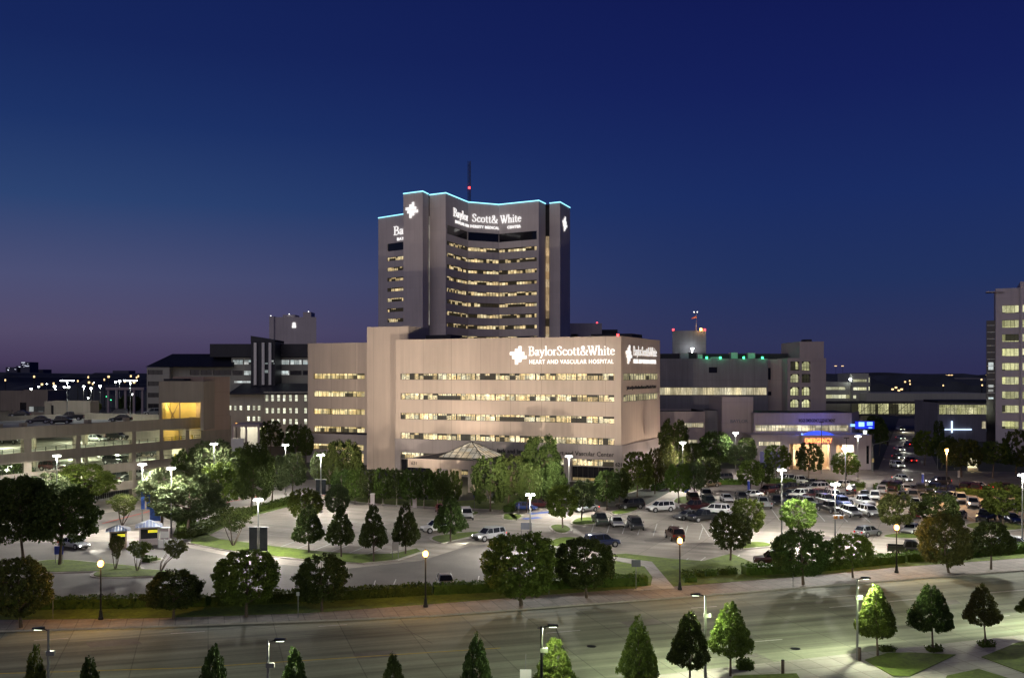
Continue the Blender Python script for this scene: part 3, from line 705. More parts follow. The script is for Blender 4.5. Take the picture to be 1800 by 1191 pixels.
# blue light strip along the roof edge
mb = MB(); 
for chain in (['w2', 'w1'], ['a', 'b', 'c'], ['d', 'e', 'f', 'g_', 'h', 'i'], ['j', 'k', 'l']):
    for p, q in zip(chain[:-1], chain[1:]):
        a, b = pts[p], pts[q]; mb.tube((a[0], a[1]-.1, ZW+.12), (b[0], b[1]-.1, ZW+.12), .2, n=6)
mb.build('roof_light_strip', M_cyan, tower)
# signs
def frame_of(p, q):
    a, b = pts[p], pts[q]; L = math.hypot(b[0]-a[0], b[1]-a[1]); U = ((b[0]-a[0])/L, (b[1]-a[1])/L); return a, U, (U[1], -U[0]), L
def tsign(kind, text, p, q, f0, f1, z, size, **k):
    a, U, N, L = frame_of(p, q)
    o, w = (serif(text, size, M_sign, 'sign_lettering', tower, .15, .105, .045) if kind == 's' else sans(text, size, M_sign, 'sign_lettering', tower, .08, 1, 1.1, .03))
    onwall(o, a, U, N, L*f0, z, .2); stretch(o, L*(f1-f0)/w)
tsign('s', 'Baylor', 'e', 'f', .31, .99, 81.6, 2.9)
tsign('s', 'Scott&', 'f', 'g_', .12, .96, 81.6, 2.9)
tsign('s', 'White', 'g_', 'h', .05, .58, 81.6, 2.9)
tsign('b', 'BAYLOR UN', 'e', 'f', .40, 1.0, 79.3, 1.05)
tsign('b', 'IVERSITY MEDICAL', 'f', 'g_', .06, 1.0, 79.3, 1.05)
tsign('b', 'CENTER', 'g_', 'h', .22, .56, 79.3, 1.05)
tsign('s', 'Baylor', 'w2', 'w1', .60, 1.5, 80.8, 3.4)
tsign('b', 'BAYLOR', 'w2', 'w1', .72, 1.25, 78.4, 1.2)
for (p, q, f, z) in (('a', 'b', .46, 82.6), ('k', 'l', .42, 81.4)):
    a, U, N, L = frame_of(p, q); o = cross_logo(5.6, M_sign, tower, depth=.15); onwall(o, a, U, N, L*f, z, .2)
mast = empty('radio_mast', at(825, 402), 0, 'slim dark lattice mast with a red light on the tall tower roof', 'antenna mast')
mb = MB()
for sx, sy in ((-1, -1), (1, -1), (0, 1)): mb.tube((sx*.6, sy*.6, 60), (sx*.5, sy*.5, 109.6), .12, n=5)
for k in range(26):
    z = ZW-1 + k*.8; sgn = 1 if k % 2 else -1
    mb.tube((-.6*sgn, -.6, z), (.6*sgn, -.6, z+.8), .06, n=4); mb.tube((.6*sgn, -.6, z), (0, .6, z+.8), .06, n=4)
mb.build('lattice', M_roofdark, mast)
mb = MB(); mb.tube((0, -.9, 98.3), (0, -.9, 99.1), .4, n=8); mb.build('beacon', M_red, mast)
point('mast_light', at(825, 400, 98.6), 80, (1, .1, .1), .1)

for px_, h_ in ((838, 1.8), (842, 3.2), (905, 1.6), (790, 1.4)):
    rq = at(px_, 392, ZW-1) - TO; mb = MB(); mb.tube(rq, rq + Vector((0, 0, h_+1)), .12, .06, 6); mb.build('roof_antenna', M_roofdark, tower)
# low penthouses behind, right of the tower
def building(name, px0, px1, D, y_top, label, cat='building', mat=None, depth=20, y0=0, parts=None, roofm=None, z1=None):
    """plain block standing at distance D: returns the empty; local x=0 at its left end, front at y=0"""
    a, b = at(px0, D), at(px1, D); zt = zat(y_top, D) if z1 is None else z1
    e = empty(name, a, 0, label, cat); e['w'] = b.x-a.x; e['zt'] = zt
    return e, b.x-a.x, zt
def simple_block(parent, x0, x1, y0, y1, z0, z1, mat, ops=(), name='wall', roof=None, od=.35, sk=0.0):
    mb = MB(); K = sk*(y1-y0); facade(mb, (x0, y0), X, FR, x1-x0, z0, z1, list(ops), od)
    mb.face([(x0+K, y1, z0), (x0, y0, z0), (x0, y0, z1), (x0+K, y1, z1)], 0, [(y1, z0), (y0, z0), (y0, z1), (y1, z1)])
    mb.face([(x1, y0, z0), (x1+K, y1, z0), (x1+K, y1, z1), (x1, y0, z1)], 0, [(y0, z0), (y1, z0), (y1, z1), (y0, z1)])
    mb.face([(x1+K, y1, z0), (x0+K, y1, z0), (x0+K, y1, z1), (x1+K, y1, z1)]); mb.face([(x0, y0, z1-.5), (x1, y0, z1-.5), (x1+K, y1, z1-.5), (x0+K, y1, z1-.5)], 1)
    return mb.build(name, [mat, roof or M_roofdark], parent)
e, w, zt = building('plant_building', 1000, 1058, 430, 568, 'low dark penthouse block just right of the tall tower', 'building')
simple_block(e, 0, w, 0, 25, 0, zt, M_tower, [(1, 4, 38, 41)], od=.3)
mb = MB(); mb.box(w, w+7, 2, 20, 0, zat(579, 432)); mb.build('lower_block', M_roofdark, e)
mb = MB(); mb.tube((w-2, 1, zt), (w-2, 1, zt+.5), .35); mb.build('beacon', M_red, e)

# ================================================================== EMERGENCY BUILDING AND CLINIC (front nearly square to the camera)
er = empty('emergency_building', (0, 248, 0), 0, 'low pale emergency department with blue-lit arch and orange sign', 'emergency building')
ex = lambda px, D: (px-CX)/F*D
def EL(px, D): return (ex(px, D), D-248)
# lower storey
x0, x1 = ex(1320, 248), ex(1532, 248)
xa, xb, xc, xd, xe, xf = ex(1388, 248), ex(1410, 246), ex(1466, 246), ex(1470, 248), ex(1501, 248), ex(1524, 248)
lop = [(ex(1334, 248)-x0, ex(1374, 248)-x0, 5.9, 7.0), (ex(1336, 248)-x0, ex(1378, 248)-x0, .4, 4.6), (xa-x0, xc-x0, 0, 6.4), (xd-x0, xe-x0, 0, 6.2), (ex(1523, 248)-x0, ex(1528, 248)-x0, 1.5, 6.0)]
mb = MB(); facade(mb, (x0, 0), X, FR, x1-x0, 0, 8.7, lop, 1.2)
mb.face([(x1, 0, 0), (x1, 22, 0), (x1, 22, 8.7), (x1, 0, 8.7)]); mb.face([(x0, 0, 8.7), (x1, 0, 8.7), (x1, 22, 8.7), (x0, 22, 8.7)], 0)
mb.build('lower_wall', M_er, er)
window(er, (x0, 0), X, FR, *lop[0], 1.2, M_winer, 1.6); window(er, (x0, 0), X, FR, *lop[1], 1.2, window_mat('dim_violet_window', 2.0, .6, ((.4, .35, .8), (.5, .5, .7)), .25, .04, .4, .6, 5), 2.0)
window(er, (x0, 0), X, FR, *lop[4], .4, M_dglass, 1.0, rail=True)
# entrance bay: amber interior
mb = MB(); mb.face([(xa, 9, 0), (xe, 9, 0), (xe, 9, 6.4), (xa, 9, 6.4)], 0, [(0, 0), (14, 0), (14, 6.4), (0, 6.4)])
mb.face([(xa, 1.2, .02), (xe, 1.2, .02), (xe, 9, .02), (xa, 9, .02)], 1); mb.face([(xa, 1.2, 6.4), (xa, 9, 6.4), (xe, 9, 6.4), (xe, 1.2, 6.4)], 1)
mb.face([(xa, 9, 0), (xa, 1.2, 0), (xa, 1.2, 6.4), (xa, 9, 6.4)], 1); mb.face([(xe, 1.2, 0), (xe, 9, 0), (xe, 9, 6.4), (xe, 1.2, 6.4)], 1)
M_amber = plain('amber_plaster', (.60, .46, .32), .8, noise=.12, nscale=.6)
mb.build('entrance_bay', [M_amber, M_amber], er)
for i, x in enumerate((xa+1.4, xa+5.0, xa+8.3, xa+11.5, xe-1.3)):
    mb = MB(); mb.box(x-.3, x+.3, 3.0+(i % 2)*2, 3.6+(i % 2)*2, 0, 6.35); mb.build('column', M_amber, er)
for x in (xa+2.6, xa+3.6, xd+1.5): 
    mb = MB(); mb.box(x-.35, x+.35, 8.7, 8.85, .4, 4.4); mb.build('door', M_win, er)
mb = MB(); mb.box(xd+.3, xe-.8, 4.6, 5.0, 2.6, 3.9); mb.box(xd+.8, xe-1.2, 5.2, 5.6, .9, 2.3); mb.build('ambulance_canopy', M_white, er)
for x in (xa+2.5, xa+6.5, xa+10.0, xe-2): point('bay_light', (x, 252.5, 5.6), 900, (1, .70, .42), .25)
for x in (xd+1.2, xd+3.2): point('bay_light_white', (x, 250.2, 5.4), 600, (1, .92, .8), .2)
# portal with sign and arch
mb = MB(); mb.box(xb, xc, -2, .8, 6.45, 8.75); mb.box(xb, xb+.8, -2, -.9, 0, 6.45); mb.box(xc-.8, xc, -2, -.9, 0, 6.45); mb.build('portal', M_er, er)
mb = MB(); n = 18; cxm = (xb+xc)/2; hw = (xc-xb)/2*1.02
for k in range(n):
    a0, a1 = k/n*2-1, (k+1)/n*2-1; h0, h1 = 8.85+1.0*(1-a0*a0), 8.85+1.0*(1-a1*a1)
    mb.hexa([(cxm+hw*a0, -2.1, 8.8), (cxm+hw*a1, -2.1, 8.8), (cxm+hw*a1, -1.7, 8.8), (cxm+hw*a0, -1.7, 8.8), (cxm+hw*a0, -2.1, h0), (cxm+hw*a1, -2.1, h1), (cxm+hw*a1, -1.7, h1), (cxm+hw*a0, -1.7, h0)])
M_blue = plain('blue_lit_panel', (.1, .2, .9), .5, emit=(.035, .09, 1.0), estr=.9); mb.build('blue_arch', M_blue, er)
M_bluew = plain('blue_white_sign', (.3, .5, 1), .5, emit=(.25, .5, 1.0), estr=2.0)
mb = MB(); mb.tube((cxm-hw, -2.3, 8.9), (cxm-hw, -2.3, 9.2), .25); mb.build('arch_lamp', M_bluew, er)
for x in (cxm-3, cxm, cxm+3): point('arch_light', (x, 248-1.0, 9.3), 160, (.12, .18, 1), .3)
M_orange = plain('orange_letters', (1, .4, .1), .5, emit=(1.0, .30, .10), estr=2.6)
o, w = sans('EMERGENCY', 1.1, M_orange, 'sign_lettering', er, .06, 1, 1.05, .03); onwall(o, (xb, -2), X, FR, .7, 6.95, .1); stretch(o, (xc-xb-1.2)/w)
point('sign_light', (cxm, 248-2.9, 6.4), 40, (1, .4, .2), .2)
# upper storey set back, with window ribbon
ux0, ux1 = ex(1325, 256), ex(1497, 256)
uop = [(ex(1328, 256)-ux0, ex(1492, 256)-ux0, 9.15, 10.75)]
mb = MB(); facade(mb, (ux0, 8), X, FR, ux1-ux0, 8.7, 13.9, uop, .35)
rb = EL(1510, 268); mb.face([(ux1, 8, 8.7), (rb[0], rb[1], 8.7), (rb[0], rb[1], 13.9), (ux1, 8, 13.9)]); mb.face([(ux0, 30, 8.7), (ux0, 8, 8.7), (ux0, 8, 13.9), (ux0, 30, 13.9)])
mb.face([(ux0, 8, 13.3), (ux1, 8, 13.3), (rb[0], rb[1], 13.3), (rb[0], 40, 13.3), (ux0, 40, 13.3)], 1)
mb.box(ux0-.1, ux1, 7.8, 8.2, 13.9, 14.05, 1)
mb.build('upper_wall', [M_er, M_roofdark], er); window(er, (ux0, 8), X, FR, *uop[0], .35, M_winer, 1.7)
o, w = sans('RIGGS EMERGENCY DEPARTMENT', .85, M_dark_txt, 'dark_lettering', er, .05, 1, 1.05, .02); onwall(o, (ux0, 8), X, FR, ex(1404, 256)-ux0, 11.5, .08); stretch(o, (ex(1468, 256)-ex(1404, 256))/w)
for px in (1425, 1450): point('facade_blue', at(px, 253.5, 11.6), 110, (.15, .12, 1), .3)
# blue sign on the corner with a trophy-shaped lamp below
bs = empty('corner_sign', at(1520, 252), 0, 'glowing blue corner sign board on a post beside the emergency building', 'sign')
mb = MB(); mb.tube((0, 0, 0), (0, 0, 9), .15); mb.box(-2.4, 2.4, -.15, .15, 10.0, 11.9); mb.build('board', plain('deep_blue_panel', (.02, .04, .4), .4, emit=(.01, .03, .9), estr=.6), bs)
mb = MB(); mb.box(-1.6, -.2, -.3, -.17, 10.6, 11.7); mb.box(.5, 1.9, -.3, -.17, 10.9, 11.2); mb.box(.5, 1.9, -.3, -.17, 11.4, 11.7); mb.box(.9, 1.8, -.3, -.17, 10.2, 10.4); mb.build('sign_face', M_bluew, bs)
mb = MB(); mb.tube((-.1, -.5, 7.2), (-.1, -.5, 9.6), .25, .5, 10); mb.build('sign_lamp', plain('pale_lamp', (1, 1, .9), .5, emit=(.9, 1, .85), estr=1.3), bs)
point('sign_glow', at(1519, 250, 10.8), 130, (.1, .2, 1), .4)
mb = MB(); sxl = ex(1499, 256); mb.box(sxl-.6, sxl+.9, 7.6, 7.9, 10.4, 11.0); mb.build('small_blue_sign', M_bluew, er)
# left part of the clinic: annexes at street level
an = empty('clinic_annex', (0, 262, 0), 0, 'grey low clinic annex left of the emergency building, with window strip', 'building')
ax0, ax1, ax2, ax3, ax4 = ex(1120, 262), ex(1239, 262), ex(1265, 262), ex(1319, 262), ex(1325, 262)
aops = [(ex(1196, 262)-ax0, ex(1237, 262)-ax0, 9.8, 11.0), (ex(1196, 262)-ax0, ex(1226, 262)-ax0, 5.6, 6.6)]
simple_block(an, ax0, ax1, 0, 20, 0, 14.0, M_er, aops); window(an, (ax0, 0), X, FR, *aops[0], .35, M_winer, 1.6); window(an, (ax0, 0), X, FR, *aops[1], .35, M_winer, 1.6)
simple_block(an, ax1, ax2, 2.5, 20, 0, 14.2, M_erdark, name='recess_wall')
simple_block(an, ax2, ax3, -3, 14, 4.5, zat(697, 259), M_er, name='stair_block')
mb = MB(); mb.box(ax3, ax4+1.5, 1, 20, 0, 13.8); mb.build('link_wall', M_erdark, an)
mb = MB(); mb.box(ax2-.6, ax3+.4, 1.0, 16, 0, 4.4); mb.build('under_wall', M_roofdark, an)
M_sg = plain('grey_blue_letters', (.12, .16, .22), .5)
o, w = sans('BAYLOR', .9, M_sg, 'dark_lettering', an, .05); onwall(o, (ax2, -3), X, FR, 2.2, 11.2, .06)
# main clinic block above
cl = empty('clinic_block', (0, 290, 0), 0, 'wide grey clinic block with one long lit window strip and green roof lights', 'building')
c0, c1, c2, c3, c4_ = [ex(p, 290) for p in (1130, 1350, 1384, 1408, 1452)]
Zc = zat(630, 290)
cops = [(ex(1160, 290)-c0, ex(1348, 290)-c0, zat(694, 290), zat(680.5, 290)), (ex(1246, 290)-c0, ex(1261, 290)-c0, zat(655, 290), zat(645, 290))]
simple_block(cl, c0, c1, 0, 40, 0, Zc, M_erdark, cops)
window(cl, (c0, 0), X, FR, *cops[0], .35, M_winslot if False else M_winer, 1.9); window(cl, (c0, 0), X, FR, *cops[1], .35, M_dglass, 2)
rops = [(.3, 1.6, zat(667, 291), zat(646, 291)), (.1, 1.8, zat(695, 291), zat(688, 291))]
simple_block(cl, c1, c2, 3, 30, 0, zat(631, 293), M_er, rops, 'return_wall')
for r_ in rops: window(cl, (c1, 3), X, FR, *r_, .35, M_dglass, 2)
bops = []
for r_ in ((651, 635), (672, 657), (695, 680), (716, 702)):
    for a, b in ((1389.5, 1405), (1409.5, 1424.5)): bops.append((ex(a, 287)-ex(1384, 287), ex(b, 287)-ex(1384, 287), zat(r_[0], 287), zat(r_[1], 287)))
simple_block(cl, ex(1384, 287), ex(1452, 287), -3, 22, 0, zat(629, 287), M_er, bops, 'balcony_wall', od=1.2)
simple_block(cl, ex(1408, 287), ex(1451, 287), -1.5, 18, zat(629, 287)-1, zat(600, 288), M_er, (), 'lift_tower')
for b in bops:
    wd = window(cl, (ex(1384, 287), -3), X, FR, *b, 1.2, M_winright, .8, .08, rail=False)
    mb = MB(); xx = ex(1384, 287)
    for i in range(9):
        x = xx + b[0] + (b[1]-b[0])*i/8; mb.tube((x, -3.0, b[2]), (x, -3.0, b[2]+.95), .03, n=4)
    mb.tube((xx+b[0], -3, b[2]+.95), (xx+b[1], -3, b[2]+.95), .05, n=4)
    # arched head
    for s_ in (0, 1):
        x = xx + b[s_]; d = .8 if s_ == 0 else -.8
        mb.face([(x, -3.01, b[3]), (x+d, -3.01, b[3]), (x, -3.01, b[3]-.8)] if s_ else [(x, -3.01, b[3]-.8), (x+d, -3.01, b[3]), (x, -3.01, b[3])])
    mb.build('balcony_rail', M_frame, wd)
mb = MB(); mb.box(ex(1426, 288), ex(1438, 288), 4, 8, zat(600, 288), zat(595, 288)); mb.build('roof_vent', M_roofdark, cl)
for a_ in ((c0, c1-6, 15, 30, Zc-.5, zat(622, 300)), (c1-30, c1+8, 8, 14, Zc-.5, Zc+1.6)): mb = MB(); mb.box(*a_); mb.build('roof_plant', M_roofdark, cl)
for x, wv in ((c0+12, 2.4), (c0+17, 1.5), (c0+21, 3), (c0+27, 2), (c0+32, 2.2)):
    mb = MB(); mb.box(x, x+wv, 6, 9, Zc-.5, Zc+random.uniform(.6, 2.2)); mb.build('roof_unit', M_alum, cl)
for px in (1243, 1267, 1308, 1341):
    x = ex(px, 290); mb = MB(); mb.tube((x, .6, Zc), (x, .6, Zc+.55), .3, n=8); mb.build('green_lamp', M_green, cl); point('green_light', (x, 289.6, Zc+.7), 110, (.1, 1, .4), .1)
# helipad lift house
lh = empty('helipad_lift_house', at(1182, 305), 0, 'square grey lift house with red lights on the clinic roof', 'lift house')
wz = zat(581, 305); wl = ex(1241, 305)-ex(1182, 305); zb_ = 20
simple_block(lh, 0, wl, 0, 9, zb_, wz, M_erdark, sk=.17)
mb = MB(); mb.box(4.6, 6.9, -3, -.4, Zc-.4, Zc+2.0); kb = mb.build('control_cab', M_frame, lh)
mb = MB(); mb.box(4.9, 6.7, -3.06, -3.0, Zc+.5, Zc+1.6); mb.build('cab_window', M_winer, kb)
mb = MB(); mb.tube((5.7, -2, Zc+2.0), (5.7, -2, Zc+3.0), .08); mb.tube((5.7, -2.2, Zc+3.0), (5.7, -2.2, Zc+3.4), .42); mb.build('floodlight', M_lamp, lh); point('flood', at(1182, 305) + Vector((5.7, -3.2, Zc+3.6)), 160, (.95, 1, .95), .2)
for x in (.3, wl-.3):
    mb = MB(); mb.tube((x, .3, wz), (x, .3, wz+.6), .3); mb.build('red_lamp', M_red, lh); point('red_light', at(1182, 305) + Vector((x, .2, wz+.8)), 60, (1, .1, .05), .1)
mb = MB(); mb.tube((wl-1.5, .2, wz), (wl-1.5, .2, wz+.7), .4); mb.build('orange_lamp', M_lampo, lh); point('orange_light', at(1182, 305) + Vector((wl-1.5, -.6, wz+.6)), 300, (1, .5, .15), .1)
wm = empty('windsock_mast', at(1224, 306, wz), 0, 'thin mast with windsock and red lamp on the lift house', 'windsock mast')
mb = MB(); mb.tube((0, 0, 0), (0, 0, 5.8), .1, .06); mb.tube((-.7, 0, 5.6), (.5, 0, 5.6), .05, n=5); mb.build('pole', M_alum, wm)
mb = MB(); mb.tube((0, 0, 4.3), (-1.4, 0, 3.8), .3, .14, 8); mb.build('windsock', plain('windsock_orange_glow', (.8, .2, .06), .7, emit=(1, .2, .08), estr=.35), wm)  # faint glow put into the windsock cloth
mb = MB(); mb.tube((-.7, 0, 5.65), (-.7, 0, 5.95), .12); mb.tube((.3, 0, 5.65), (.3, 0, 5.95), .12); mb.build('lamp', plain('white_small_lamp', (1, 1, 1), .5, emit=(1, 1, 1), estr=3), wm)

# ---- far right: parking deck, skybridge, annex with cross, tower
dk = empty('parking_deck', at(1450, 420), 0, 'small lit parking deck behind the clinic, with stair tower', 'parking garage')
w = ex(1530, 420)-ex(1450, 420); zz = lambda y: zat(y, 420)
dops = [(.2, ex(1486, 420)-ex(1450, 420), zz(685), zz(679.5)), (.2, ex(1494, 420)-ex(1450, 420), zz(700), zz(693))]
simple_block(dk, 0, ex(1497, 420)-ex(1450, 420), 0, 30, 0, zz(671), M_grey, dops); 
for d in dops: window(dk, (0, 0), X, FR, *d, .35, M_deck, 3.0)
tx = ex(1497, 418)-ex(1450, 420); tw = ex(1527, 418)-ex(1497, 418)
tops_ = [(.7, tw-.8, zz(671), zz(666)), (.7, tw-.8, zz(685.5), zz(680)), (.7, 2.0, zz(700), zz(694))]
simple_block(dk, tx, tx+tw, -2, 16, 0, zz(656), M_grey, tops_, 'stair_tower')
for d in tops_: window(dk, (tx, -2), X, FR, *d, .35, M_deck, 2.0)
simple_block(dk, tx+tw, tx+tw+1.4, 0, 10, 0, zz(661), M_grey, [(.2, 1.2, zz(672), zz(663)), (.2, 1.2, zz(686), zz(679))], 'side_bay')
for zz2 in ((zz(672), zz(663)), (zz(686), zz(679))): window(dk, (tx+tw, 0), X, FR, .2, 1.2, zz2[0], zz2[1], .35, M_deck, 2.0)
mb = MB(); mb.tube((tx-.6, -2, zz(668)), (tx-.6, -2, zz(665)), .4); mb.build('deck_lamp', M_lamp, dk)
sb = empty('skybridge', at(1500, 408), 0, 'glazed skybridge crossing the side street between buildings', 'footbridge')
q = lambda px: ex(px, 408)-ex(1500, 408); z8 = lambda y: zat(y, 408)
mb = MB(); mb.box(q(1526), q(1740), 2, 30, z8(707), z8(691)); mb.build('roof_slab', M_grey, sb)
mb = MB(); mb.box(q(1440), q(1745), 0, 8, z8(709), z8(705)); mb.box(q(1440), q(1648), 0, 5, z8(730), z8(727)); mb.build('deck_beam', M_roofdark, sb)
mb = MB(); mb.face([(q(1509), .4, z8(727)), (q(1645), .4, z8(727)), (q(1645), .4, z8(709)), (q(1509), .4, z8(709))], 0, [(0, 0), (32, 0), (32, 4.2), (0, 4.2)]); gl = mb.build('glazing', M_bridge, sb)
mb = MB()
for i in range(26): x = q(1509)+(q(1645)-q(1509))*i/25; mb.box(x-.06, x+.06, .2, .36, z8(727), z8(709))
for k in (.35, .6): z = z8(727)+(z8(709)-z8(727))*k; mb.box(q(1509), q(1645), .2, .35, z-.05, z+.05)
for i in range(0, 24, 4):
    a, b = q(1509)+(q(1645)-q(1509))*i/25, q(1509)+(q(1645)-q(1509))*(i+4)/25; mb.tube((a, .1, z8(727)), (b, .1, z8(709)), .1, n=4)
mb.build('frame', M_frame, gl)
for px in (1636, 1516): 
    mb = MB(); mb.tube((q(px), 2, 0), (q(px), 2, z8(728)), .6); mb.build('pillar', M_er, sb)
point('bridge_light', at(1600, 404, 3), 500, (1, .8, .5), .3); point('bridge_light2', at(1640, 404, 3), 400, (1, .8, .5), .3)
nx = empty('corner_annex', at(1648, 350), 0, 'grey annex with glazed upper floor and glowing blue-white cross, beyond the side street', 'building')
q = lambda px: ex(px, 350)-ex(1648, 350); z3 = lambda y: zat(y, 350)
nops = [(.6, q(1746), z3(728), z3(711)), (q(1726), q(1741), z3(753), z3(740))]
simple_block(nx, 0, q(1770), 0, 20, 0, z3(705), M_erdark, nops); window(nx, (0, 0), X, FR, *nops[0], .35, M_bridge, 1.4, rail=True); window(nx, (0, 0), X, FR, *nops[1], .35, M_winer, 1.5)
mb = MB(); mb.box(q(1648), q(1770), -.4, 12, z3(707), z3(703)); mb.build('roof_edge', M_roofdark, nx)
mb = MB(); mb.box(q(1659), q(1707), -.5, -.3, z3(755.3), z3(753.3)); mb.box(q(1671.2), q(1673.6), -.51, -.29, z3(760), z3(739.5)); mb.build('lit_cross', plain('blue_white_cross', (.6, .7, 1), .5, emit=(.6, .75, 1), estr=1.8), nx)
point('cross_glow', at(1675, 346, z3(750)), 60, (.3, .45, 1), .3)
rt = empty('office_tower', at(1750, 294), HROT, 'white office tower with window bays at the right edge of the scene', 'tower building')
def q(px):
    t = (px-CX)/F; A = at(1750, 294); return (t*A.y-A.x)/(.911+.413*t)
z2 = lambda y: zat(y, 292)
bays = [536, 562, 587, 612, 637.5, 662, 687.5, 712, 740]
rop = [(q(1761.5), q(1791), z2(y+13.5), z2(y)) for y in bays]
simple_block(rt, 0, q(1793), 0, 18, 0, z2(506), M_rt, rop, od=.9)
simple_block(rt, q(1793), q(1850), -1.2, 18, 0, z2(496), M_rt, [(q(1797)-q(1793), q(1840)-q(1793), z2(y+13.5), z2(y)) for y in bays], 'right_bay', od=.5)
for r_ in rop: window(rt, (0, 0), X, FR, *r_, .9, M_winright, 1.2)
for y in bays: window(rt, (q(1793), -1.2), X, FR, q(1797)-q(1793), q(1840)-q(1793), z2(y+13.5), z2(y), .5, M_winright, 1.2)
mb = MB(); mb.box(-2.6, q(1765), -.8, 4, z2(512.4), z2(511)); mb.build('roof_canopy', M_rt, rt)
mb = MB(); mb.box(q(1738)-.6, -.05, 1.5, 12, 0, z2(562)); gb = mb.build('glass_bay', M_dglass, rt)
mb = MB()
for i, y in enumerate(range(570, 700, 12)): mb.box(q(1738.3)-.5, -.1, 1.3, 1.48, z2(y+1.0), z2(y))
mb.build('spandrel', M_alum, gb)
for y, hh in ((636, 14), (676, 5), (684, 5), (698, 4)): window(rt, (q(1738)-.4, 1.5), X, FR, .3, -q(1738)-.1, z2(y+hh), z2(y), -.1, M_wincool, 1)

# ================================================================== LEFT: OFFICE COMPLEX BEHIND THE GARAGE
lo = empty('cancer_centre', (0, 350, 0), 0, 'grey medical centre with dark hipped roof and fins, left of the beige hospital', 'hospital building')
lx = lambda px, D=350: ex(px, D); z5 = lambda y, D=350: zat(y, D)
# west wing with hip roof
a0, a1, a2 = lx(258), lx(298), lx(404)
mb = MB()
wops = [(lx(260)-a0, lx(286)-a0, z5(y+8), z5(y)) for y in (650, 670, 690, 709)]
facade(mb, (a0, 0), X, FR, a1-a0, 0, z5(645), wops, .3)
eops = [(lx(a)-a1, lx(b)-a1, z5(659), z5(650)) for a, b in ((329, 346), (348, 368), (370, 402))]
facade(mb, (a1, 3), X, FR, a2-a1+1, 0, z5(645), eops, .3)
mb.face([(a1, 0, 0), (a1, 3, 0), (a1, 3, z5(645)), (a1, 0, z5(645))]); mb.face([(a0, 30, 0), (a0, 0, 0), (a0, 0, z5(645)), (a0, 30, z5(645))])
mb.build('west_wall', M_grey, lo)
for o in wops: window(lo, (a0, 0), X, FR, *o, .3, M_dglass, 2)
for o in eops: window(lo, (a1, 3), X, FR, *o, .3, M_dglass, 2)
mb = MB(); E = z5(644.5); T = z5(621); r0 = lx(291)
b = [(a0-.4, -.5, E), (a2+1, -.5, E), (a2+1, 30, E), (a0-.4, 30, E)]; t = [(r0, 7, T), (a2+1, 7, T), (a2+1, 22, T), (r0, 22, T)]
for i in range(4): j = (i+1) % 4; mb.face([b[i], b[j], t[j], t[i]])
mb.face(t); mb.build('hip_roof', M_navy, lo)
# upper block
u0_, u1_ = lx(404), lx(560)
uo = []
for (pa, pb) in ((406, 424), (426, 440), (487, 506), (508, 528), (530, 546)):
    uo += [(lx(pa)-u0_, lx(pb)-u0_, z5(640.5), z5(632)), (lx(pa)-u0_, lx(pb)-u0_, z5(659), z5(651))]
uo += [(lx(408)-u0_, lx(438)-u0_, z5(673), z5(669))]
simple_block(lo, u0_, u1_, 2, 30, 0, z5(628), M_grey, uo, 'upper_wall')
for i, o in enumerate(uo): window(lo, (u0_, 2), X, FR, *o, .35, M_dglass if (i % 2 and i != 3 and i != 5) else M_wincool, 1.4)
mb = MB(); mb.box(lx(367), lx(560), 1.2, 28, z5(627), z5(604)); mb.build('upper_roof', M_navy, lo)
# finned entrance tower
f0, f1 = lx(441, 342), lx(483, 342)
mb = MB(); mb.box(f0, f1, -8, 6, 0, z5(598, 342)); 
mb.face([(f0, -8, z5(590, 342)), (f1, -8, z5(597, 342)), (f1, -8, z5(600, 342)), (f0, -8, z5(600, 342))]); mb.hexa([(f0, -8.3, z5(600, 342)), (f1, -8.3, z5(600, 342)), (f1, 6, z5(600, 342)), (f0, 6, z5(600, 342)), (f0, -8.3, z5(590, 342)), (f1, -8.3, z5(597, 342)), (f1, 6, z5(597, 342)), (f0, 6, z5(590, 342))])
mb.build('entrance_tower', M_navy, lo)
mb = MB()
for px in (449.5, 463.5, 475.5): x = lx(px, 342); mb.box(x-.45, x+.45, -8.9, -8.2, z5(676, 342), z5(602, 342))
mb.build('fin', M_white, lo)
mb = MB(); mb.box(lx(466, 342), lx(473, 342), -8.25, -8.1, z5(655, 342), z5(650, 342)); mb.box(lx(466, 342), lx(482, 342), -8.25, -8.1, z5(639.5, 342), z5(637.5, 342)); mb.box(lx(477.5, 342), lx(481, 342), -8.25, -8.1, z5(640, 342), z5(633, 342)); mb.build('tower_glass', M_wincool, lo)
# lower block
l0, l1, l2 = lx(403, 330), lx(466, 330), lx(560, 330)
def vw(cols, y, h, wd, D=330): return [(lx(c, D)-wd/2, lx(c, D)+wd/2, zat(y+h, D), zat(y, D)) for c in cols]
lw = vw((404, 413, 423, 436.5, 446, 455), 712, 9, .95) + vw((436.5, 446, 455), 731, 9, .95)
rw = vw((471.5, 481.5, 492, 502, 512.5, 523, 539), 693, 12, .95) + vw((471.5, 481.5, 492, 502, 512.5, 523, 539), 716, 10, .95) + vw((481.5, 492, 502, 512.5, 523, 539), 735, 10, .95) + vw((497, 507, 514), 757, 5, 1.1)
mb = MB(); facade(mb, (l0, -20), X, FR, l1-l0, 0, z5(692, 330), [(a-l0, b-l0, c, d) for a, b, c, d in lw], .4)
facade(mb, (l1, -22), X, FR, l2-l1, 0, z5(688, 328), [(a-l1, b-l1, c, d) for a, b, c, d in rw], .4); mb.face([(l1, -20, 0), (l1, -22, 0), (l1, -22, z5(688, 328)), (l1, -20, z5(688, 328))])
mb.build('lower_wall', M_grey, lo)
for o in lw: window(lo, (0, -20), X, FR, *o, .4, M_winslot, 2, .1, rail=True)
